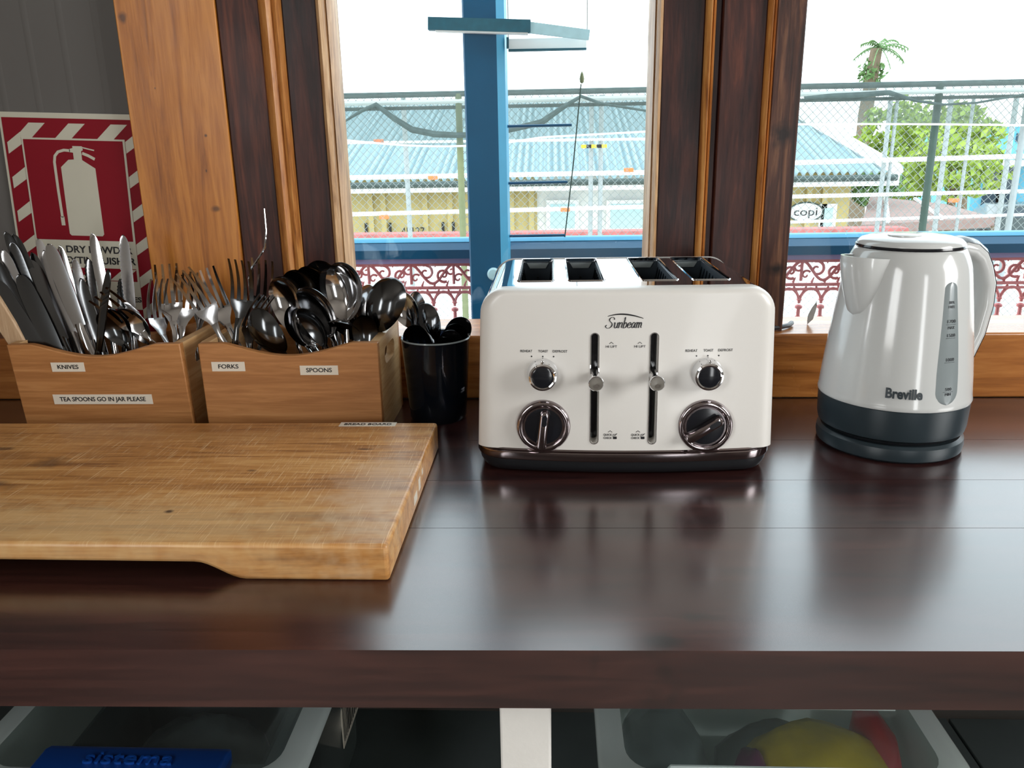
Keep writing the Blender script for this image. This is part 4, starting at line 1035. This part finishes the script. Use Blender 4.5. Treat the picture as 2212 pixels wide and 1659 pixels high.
# printing on the front
PR = M['print']
GL = {'S': ([[(.92, .80), (.85, .95), (.62, 1.02), (.36, .95), (.28, .78), (.42, .62), (.66, .48), (.74, .28), (.58, .06), (.28, -.02), (.02, .06), (-.06, .20), (.06, .28)]], .98),
      'u': ([[(.02, .44), (.10, .52), (.10, .18), (.16, .03), (.30, .02), (.46, .20), (.48, .52)], [(.48, .52), (.46, .10), (.56, .02)]], .60),
      'n': ([[(.02, .44), (.10, .52), (.08, .0)], [(.09, .30), (.24, .48), (.40, .52), (.46, .40), (.44, .10), (.54, .02)]], .60),
      'b': ([[(.06, .86), (.12, .98), (.08, .10), (.18, .01), (.36, .06), (.47, .26), (.42, .46), (.28, .52), (.10, .34)]], .56),
      'e': ([[(.06, .24), (.34, .30), (.42, .42), (.32, .53), (.14, .44), (.05, .22), (.14, .04), (.32, .02), (.46, .12)]], .52),
      'a': ([[(.44, .46), (.26, .53), (.08, .36), (.06, .12), (.18, .01), (.34, .12), (.46, .46)], [(.46, .50), (.44, .10), (.54, .02)]], .60),
      'm': ([[(.02, .44), (.10, .52), (.08, .0)], [(.09, .30), (.22, .48), (.34, .52), (.38, .40), (.36, .0)], [(.37, .30), (.50, .48), (.62, .52), (.68, .40), (.66, .10), (.78, .02)]], .80)}
lgm = MB(); cx_ = 0; tot = sum(GL[c][1] for c in 'Sunbeam'); ksc = .0385/(tot+.28); hs_ = .0108
for ch in 'Sunbeam':
    for st in GL[ch][0]:
        P2 = []
        for i in range(len(st)-1):
            p0, p1, p2, p3 = [Vector(st[min(max(i+k, 0), len(st)-1)]) for k in (-1, 0, 1, 2)]
            for q in range(5):
                t = q/5; P2.append(.5*((2*p1)+(p2-p0)*t+(2*p0-5*p1+4*p2-p3)*t*t+(3*p1-p0-3*p2+p3)*t**3))
        P2.append(Vector(st[-1])); n_ = len(P2); pts, rad = [], []
        for i, p in enumerate(P2):
            x, z = .0555+(cx_+p.x+p.y*.28)*ksc, .9602+p.y*hs_
            dv = P2[min(i+1, n_-1)]-P2[max(i-1, 0)]; up = abs(dv.y)/(dv.length+1e-6)
            pts.append((x, yfr(x, z)-.0001, z)); rad.append(.00026+.00040*up)
        lgm.tube(pts, rad, 6)
    cx_ += GL[ch][1]
lg = lgm.build('maker_lettering', PR, to)
arc = [(.0575+.036*i/14, .9722+.0024*math.sin(PI*(i/14)**.8)-(.0022*(i/14)**3)) for i in range(15)]
MB().tube([(x, yfr(x, z)-.0002, z) for x, z in arc], [.0003+.0005*math.sin(PI*i/14) for i in range(15)], 5).build('logo_arc', PR, to)
def dotm(x, z): MB().lathe([(.0001, -.0003), (.0008, -.0003), (.0008, .0003)], (x, yfr(x, z), z), 10, 'y').build('mode_dot', PR, to)
for kx in (-.0090, .1600):
    z = .9360
    for s, dx, w in (('REHEAT', -.0168, .0122), ('TOAST', .0006, .0100), ('DEFROST', .0180, .0150)):
        text('mode_lettering', s, .0037, on_front(kx+dx, z), PR, to, wid=w)
    for dx in (-.0114, .0002, .0114): dotm(kx+dx, z-.0055)
for lx in (.0615, .0905):
    z = .9435
    text('lever_lettering', 'HI LIFT', .0034, on_front(lx, z-.0025), PR, to, wid=.0115)
    for c0 in (z+.0018, .8512): MB().tube([(x, yfr(x, q)-.0002, q) for x, q in ((lx-.0021, c0-.0014), (lx, c0+.0004), (lx+.0021, c0-.0014))], .00028, 4).build('arrow_mark', PR, to)
    text('lever_lettering', 'QUICK', .0032, on_front(lx-.0026, .8470), PR, to, wid=.0088)
    text('lever_lettering', 'CHECK', .0032, on_front(lx-.0026, .8435), PR, to, wid=.0088)
    yq = yfr(lx, .845); q = lx+.0050
    MB().prism([(x+q, z_+.8437) for x, z_ in rrect(.0020, .0014, .0006, 3)], lambda x, z_, h: (x, yq-.0003+h, z_), 0, .0005).build('check_mark', PR, to)
    MB().tube([(q-.0019, yq-.0002, .8445), (q-.0019, yq-.0002, .8478), (q+.0012, yq-.0002, .8478)], .00022, 4).build('check_mark', PR, to)
    MB().tube([(q-.0010, yq-.0003, .8472), (q-.0002, yq-.0003, .8460), (q+.0022, yq-.0003, .8486)], .0003, 4).build('check_mark', PR, to)
# power cord of the toaster lying on the sill
pc_ = MB().tube([(.215, 1.066, .845), (.238, 1.072, .88), (.258, 1.088, .8965), (.285, 1.092, .8955), (.312, 1.104, .895), (.330, 1.120, .8945), (.338, 1.135, .8945)], .0034, 8)
tag(pc_.build('power_cord', M['cord'], origin=(.258, 1.09, .8965)), 'black power cord lying on the sill right of the toaster', 'cord')
# dry leaf stuck at the foot of the right window
lf = MB(); q = PY(1752, 680, 1.142); pts = [(0, -.014), (.004, -.006), (.0055, .004), (.003, .014), (.001, .019), (-.002, .010), (-.004, 0), (-.003, -.008)]
lf.prism(pts, lambda x, z, h: (q.x+x+z*.25, q.y+h+.002*math.sin(z*300), q.z-.0+z), 0, .0006)
tag(lf.build('dry_leaf', M['leaf_dry'], origin=tuple(q)), 'grey dry leaf standing against the right window pane', 'leaf')

# ================================================================ kettle
KC = Vector((.394, .916, TT))
kt = thing('electric_kettle', KC, 'white cordless kettle on charcoal base in front of the right window', 'kettle')
def krad(z):
    T = [(.062, .0868), (.09, .0842), (.13, .0795), (.17, .0740), (.20, .0695), (.212, .0668), (.221, .0632), (.227, .0590)]
    for (a, r0), (b, r1) in zip(T, T[1:]):
        if z <= b: return r0+(r1-r0)*max(0, (z-a))/(b-a)
    return T[-1][1]
body = MB().lathe([(.0835, .0605), (.0866, .0605), (.0874, .0625), (.0866, .066)]+[(krad(.07+.01*i), .07+.01*i) for i in range(14)]+[(.0682, .207), (.0664, .2125), (.0640, .2185), (.0612, .2240), (.0590, .2275)], KC, 72).build('body', M['kettle_white'], kt, sharp=60)
MB().lathe([(.0705, .020), (.0835, .026), (.0850, .032), (.0862, .0595), (.0845, .0612)], KC, 64).build('lower_band', M['kettle_dark'], kt)
MB().lathe([(.068, .012), (.074, .0225)], KC, 48).build('neck_ring', M['black'], kt)
MB().lathe([(.0795, 0), (.0835, .003), (.0848, .010), (.0840, .0165), (.0800, .0195), (.072, .0185), (.070, .014)], KC, 64).build('power_base', M['kettle_dark'], kt)
MB().lathe([(.0588, .2265), (.0600, .2285), (.0592, .2305), (.0578, .2305)], KC, 64).build('lid_ring', M['gloss_black'], kt)
MB().lathe([(.0584, .2300), (.0578, .2330), (.0540, .2362), (.044, .2390), (.025, .2408), (.0001, .2412)], KC, 64).build('lid', M['kettle_white'], kt)
lbx = KC+Vector((-.012, -.012, .2398))
MB().lathe([(.0190, -.002), (.0188, .0012), (.0170, .0022), (.0001, .0026)], lbx, 36).build('lid_button', M['kettle_white'], kt)
AZ = math.radians(-66)              # spout azimuth, measured from the side facing the photographer towards the right
def kp(az, r, z): return Vector((KC.x+r*math.sin(az), KC.y-r*math.cos(az), KC.z+z))
def spout():
    m = MB(); outer = []; inner = []; n = 16; K = 12
    for i in range(K+1):
        t = i/K; z = .157+(.219-.157)*t**1.25
        ha = math.radians(1+26*t**.45); pr = .0015+.0300*t**1.05
        o = []; q = []
        for j in range(n+1):
            s = -1+2*j/n; w = (1-abs(s)**1.9)
            R = krad(z)-.0015
            lip = .0028*w*t**4
            o.append(kp(AZ+ha*s, R+pr*w, z+lip)); q.append(kp(AZ+ha*s*.93, R+max(0, pr-.0032)*w-.001, z+lip-.0003))
        outer.append(o); inner.append(q)
    rings = [o+list(reversed(q)) for o, q in zip(outer, inner)]
    top = outer[-1]; m.loft([r for r in outer], (0, 0), closed=False); m.loft(list(reversed(inner[3:])), (0, 0), closed=False)
    m.loft([outer[-1], inner[-1]], (0, 0), closed=False)
    return m
spout().build('spout', M['kettle_white'], kt, sharp=50, fix=False)
HZ = math.radians(109)
def hframe(r, z, off): p = kp(HZ, r, z); return p
def handle():
    path = [(.052, .2220), (.070, .2235), (.085, .2205), (.098, .2120), (.107, .199), (.1160, .180), (.1175, .155), (.112, .123), (.100, .096), (.090, .078), (.083, .068)]
    outer, innr = [], []
    tang = Vector((math.cos(HZ), math.sin(HZ), 0)); m = MB(); rings = []; trim = []
    pts = [kp(HZ, r, z) for r, z in path]
    for i, p in enumerate(pts):
        t = (pts[min(i+1, len(pts)-1)]-pts[max(i-1, 0)]).normalized(); nrm = t.cross(tang).normalized()
        u = i/(len(pts)-1); hwid = .0185-.005*u; th = .0125-.003*abs(u-.4)
        if nrm.dot(Vector((math.sin(HZ), -math.cos(HZ), .3))) < 0: nrm = -nrm
        rings.append([p+tang*hwid*math.cos(a)*(1) + nrm*(th*math.sin(a)) for a in [2*PI*k/16 for k in range(16)]])
        trim.append([p+tang*hwid*1.02*c_+nrm*(th*s_+.0008) for c_, s_ in ((-.86, .48), (-.55, .84), (0, 1.02), (.55, .84), (.86, .48), (.80, .40), (0, .80), (-.80, .40))])
    return m.loft(rings), MB().loft(trim[:-1])
h1, h2 = handle()
h1.build('handle', M['kettle_white'], kt, sharp=60); o = h2.build('handle_trim', M['gloss_black'], kt, sharp=50); tag(o, 'black strip along the outer edge of the handle')
def ksurf(az0, z0, off=.0): return lambda a, b, h: kp(az0+a/krad(z0+b), krad(z0+b)+off+h, z0+b)
# water gauge: a slim drop, wider below
AG = math.radians(18)
gs = []
for i in range(91):
    t = .5-.5*math.cos(PI*i/90); z = .0685+(.197-.0685)*t
    wv = .0152-.0015*t-.0080*max(0, t-.25)**1.1
    if t < .11: wv *= math.sqrt(max(0.003, 1-(1-t/.11)**2))
    if t > .95: wv *= math.sqrt(max(0.003, 1-((t-.95)/.05)**2))
    gs.append([kp(AG+s*wv/krad(z), krad(z)+.0014*(1-s*s*.9)-.0002, z) for s in (-1, -.75, -.5, -.2, .2, .5, .75, 1)])
gm = MB().loft(gs, (0, 0), closed=False).build('water_gauge', M['gauge'], kt, fix=False)
for s, z, sz, w in (('BPA', .1765, .0040, .0066), ('FREE', .1720, .0040, .0078), ('1700', .1570, .0048, .0104), ('MAX', .1505, .0042, .0082), ('1500', .1425, .0048, .0102), ('1000', .1170, .0048, .0102), ('500', .0855, .0046, .0080), ('MIN', .0800, .0042, .0074)):
    text('gauge_lettering', s, sz, ksurf(AG, z, .0013), M['gauge_print'], gm, wid=w)
for z, w in ((.1538, .0120), (.1395, .0120), (.1140, .0130), (.0826, .0130)):
    MB().tube([kp(AG+s*w/2/krad(z), krad(z)+.0011, z) for s in (-1, -.5, 0, .5, 1)], .00022, 4).build('gauge_mark', M['gauge_print'], gm)
text('maker_lettering', 'Breville', .0150, ksurf(math.radians(-15), .0800, .0006), M['kettle_dark'], kt, thick=.0004, bold=.0005, wid=.0385)
kt.scale = (.935, .935, 1)

# ================================================================ fire sign on the wall
SO = Vector((-.7408, 1.1165, 1.1961)); sa_ = math.radians(-2.3)
def sg(u, v, h=0): return Vector((SO.x+u*math.cos(sa_)+v*math.sin(sa_), SO.y-h, SO.z+u*math.sin(sa_)-v*math.cos(sa_)))
fsn = thing('fire_sign', sg(.096, .30), 'red and cream dry powder extinguisher sign on the grey wall behind the knives', 'sign')
def sp(name, pts, h0, h1, mat, parent=fsn): return MB().prism([(u, v) for u, v in pts], lambda u, v, h: sg(u, v, h), h0, h1).build(name, mat, parent, flat=True)
R4 = lambda a, b, c, d: [(a, b), (c, b), (c, d), (a, d)]
sp('backing_plate', R4(-.002, 0, .196, .302), -.003, 0, M['sign_cream'])
sp('red_border', R4(.0015, .007, .1925, .297), 0, .0004, M['sign_red'])
SH = [.0007]
def stripe(pts):
    SH[0] += .00002; sp('hazard_stripe', pts, .0004, SH[0], M['sign_cream'])
for u in (.0385, .0935, .1515): stripe([(u, .0133), (u+.0225, .0133), (u+.002, .0325), (u-.0205, .0325)])
for v in (.0545, .1005, .1462, .192, .238, .284):
    stripe([(.0052, v), (.0052, v-.0150), (.0250, v-.0290), (.0250, v-.0130)])
    stripe([(.1690, v-.004), (.1690, v-.0190), (.1885, v-.0330), (.1885, v-.0170)])

sp('panel_edge', R4(.0255, .0325, .1685, .2655), .0005, .0011, M['sign_cream'])
sp('red_panel', R4(.0280, .0348, .1655, .1690), .0011, .0013, M['sign_red'])
sp('red_panel', R4(.0280, .2075, .1655, .2255), .0011, .0013, M['sign_red'])
for u in (.040, .085, .130): sp('hazard_stripe', [(u+.016, .2085), (u+.036, .2085), (u+.016, .2245), (u-.004, .2245)], .0013, .0015, M['sign_cream'])
cyl = [(.0877, .0605), (.0762, .0705), (.0765, .160), (.079, .1626), (.123, .1626), (.1253, .160), (.1238, .0712), (.1068, .0605), (.1068, .0490), (.1095, .0475), (.1085, .0424), (.0955, .0424), (.0955, .0450), (.0905, .0465), (.0905, .0505), (.0955, .0510), (.0955, .0600)]
sp('extinguisher_picture', cyl, .0013, .0016, M['sign_cream'])
for pts, r in (([(.0915, .0485), (.0830, .0480), (.0745, .0505), (.0695, .0560), (.0678, .0640), (.0680, .1000), (.0690, .1380)], .0018), ([(.0690, .1370), (.0692, .1490)], .0026), ([(.1085, .0440), (.1250, .0475)], .0008), ([(.1080, .0515), (.1160, .0545), (.1245, .0590)], .0019)):
    n_ = len(pts); lft, rgt = [], []
    for i in range(n_):
        d = (Vector(pts[min(i+1, n_-1)])-Vector(pts[max(i-1, 0)])).normalized(); nv = Vector((-d.y, d.x))*r
        lft.append(Vector(pts[i])+nv); rgt.append(Vector(pts[i])-nv)
    sp('extinguisher_picture', [tuple(q) for q in lft+rgt[::-1]], .0013, .0016, M['sign_cream'])
def st_(s, u, v, size, wid, al='LEFT'): return text('lettering', s, size, lambda a, b, h: sg(u+a, v-b, .0011+h), M['print'], fsn, wid=wid, bold=.0003, align=al)
st_('DRY POWDER', .0675, .1822, .0135, .0945); st_('FIRE', .0300, .1975, .0135, .029); st_('EXTINGUISHER', .0639, .1975, .0135, .1015)
st_('IN', .1372, .2400, .0090, .0075); st_('EX', .1362, .2515, .0100, .0110); st_('ES', .1570, .2515, .0100, .0110); st_('D', .098, .2515, .0100, .006)

# ================================================================ storage tubs on the lower shelf
def tub(x0, x1, y0, y1, label, latch):
    zt_, z0 = .520, .302; t = thing('storage_tub', ((x0+x1)/2, (y0+y1)/2, .30), label, 'storage tub', 'clear storage tubs under the worktop')
    cx, cy, hx, hy = (x0+x1)/2, (y0+y1)/2, (x1-x0)/2, (y1-y0)/2
    def rr(off, z, r): return [(cx+a, cy+b, z) for a, b in rrect(hx+off, hy+off, r, 6)]
    MB().loft([rr(-.028, z0, .03), rr(-.024, z0+.004, .034), rr(-.016, .500, .045), rr(-.010, .506, .045)], (1, 0)).build('tub_body', M['box_clear'], t, sharp=60)
    l = MB().loft([rr(.0, .503, .045), rr(.002, .508, .045), rr(.0, .518, .045), rr(-.003, .5205, .043), rr(-.024, .5205, .035), rr(-.027, .5195, .033)], (0, 0)).build('lid_rim', M['lid_rim'], t, sharp=50)
    MB().loft([rr(-.027, .5195, .033), rr(-.031, .515, .030)], (0, 1)).build('lid', M['lid_clear'], t, sharp=50)
    for k in range(3):
        yy = y1-.11-.06*k
        MB().tube([(x0+.04, yy, .5165), (x1-.04, yy, .5165)], .0016, 6).build('lid_rib', M['lid_rim'], t)
    text('embossed_lettering', 'sistema', .030, lambda a, b, h: (cx+.01+a, y1-.19+b*.9, .515+h), M['lid_rim'], t, thick=.003, bold=.0003, wid=.090)
    if latch:
        xa, xb, yb = latch
        c = MB().prism([(yb, .505), (yb, .523), (yb-.010, .527), (y0-.004, .527), (y0-.010, .520), (y0-.010, .44), (y0-.004, .44), (y0-.002, .505)], lambda y, z, h: (h, y, z), xa, xb).build('clip', M['blue_clip'], t, bevel=.002)
        text('embossed_lettering', 'sistema', .030, lambda a, b, h: ((xa+xb)/2+a, (yb+y0)/2+.004+b*.8, .5268+h), M['blue_clip'], c, thick=.003, wid=.095)
    return t
t1 = tub(-.632, -.262, .655, 1.03, 'clear storage tub with a blue clip under the worktop at left', (-.545, -.345, .711))
xw = -.268
t1b = bx('side_sticker', M['label'], xw-.0142, xw-.0132, .900, .985, .362, .455, t1, 0)
ln = MB(); rnd = random.Random(2); yy = .905
while yy < .978:
    w_ = rnd.choice((.0012, .002, .003)); ln.box(xw-.0132, xw-.0128, yy, yy+w_*1.6, .37, .448); yy += w_*1.6+rnd.choice((.003, .004))
ln.build('sticker_print', M['print'], t1b)
t2 = tub(.050, .430, .668, 1.03, 'clear storage tub of yellow and red packets under the worktop at right', None)
MB().tube([(.118, .668, .521), (.118, .694, .521), (.122, .699, .521), (.33, .699, .521), (.335, .694, .521), (.335, .668, .521)], .0022, 6).build('clip_recess', M['lid_rim'], t2)
# things in the tubs
def packet(name, c, r, mat, label, seed, cat='packet', grp=None, txt=None):
    rnd = random.Random(seed); m = MB(); rings = []; n = 20
    for i in range(9):
        t = i/8; w = math.sin(PI*min(.999, max(.02, t)))**.45
        rings.append([(c[0]-r[0]+2*r[0]*t, c[1]+r[1]*w*math.cos(a)*(1+.10*math.sin(3*a+seed+i)), c[2]+r[2]*w*math.sin(a)*(1+.12*math.sin(4*a+i*1.3+seed))) for a in [2*PI*k/n for k in range(n)]])
    o = m.loft(rings).build(name, M[mat], origin=c, sharp=60)
    return tag(o, label, cat, grp)
yb1 = packet('snack_packet', (.300, .765, .462), (.085, .065, .040), 'yellow_bag', 'large yellow snack packet seen through the right tub lid', 1)
packet('snack_packet', (.218, .745, .475), (.018, .025, .026), 'purple_bag', 'small purple packet beside the yellow packet in the right tub', 2)
packet('snack_packet', (.372, .80, .468), (.022, .055, .034), 'red_bag', 'red packet right of the yellow packet in the right tub', 3)
packet('snack_packet', (.130, .80, .425), (.055, .09, .075), 'grey_bag', 'grey film bag at the left of the right tub', 4)
packet('snack_packet', (.29, .875, .38), (.08, .040, .05), 'grey_bag', 'grey film bag behind the yellow packet in the right tub', 6)
gcp = MB().lathe([(.001, 0), (.018, 0), (.019, .010), (.016, .016), (.001, .017)], (.392, .735, .455), 24)
tag(gcp.build('green_lid', M['green_cap'], origin=(.392, .735, .455)), 'small green lid at the right end of the right tub', 'lid')
dkb = thing('black_crate', (-.435, .82, .306), 'dark open crate stored inside the left tub', 'crate')
m = MB(); m.box(-.545, -.315, .72, .90, .306, .312); m.box(-.545, -.541, .72, .90, .312, .495); m.box(-.319, -.315, .72, .90, .312, .495); m.box(-.541, -.319, .72, .724, .312, .495); m.box(-.541, -.319, .896, .90, .312, .495)
m.build('walls', M['dark_tub'], dkb)
packet('film_bag', (-.43, .81, .40), (.09, .07, .07), 'grey_bag', 'grey film bag lying in the dark crate of the left tub', 9)
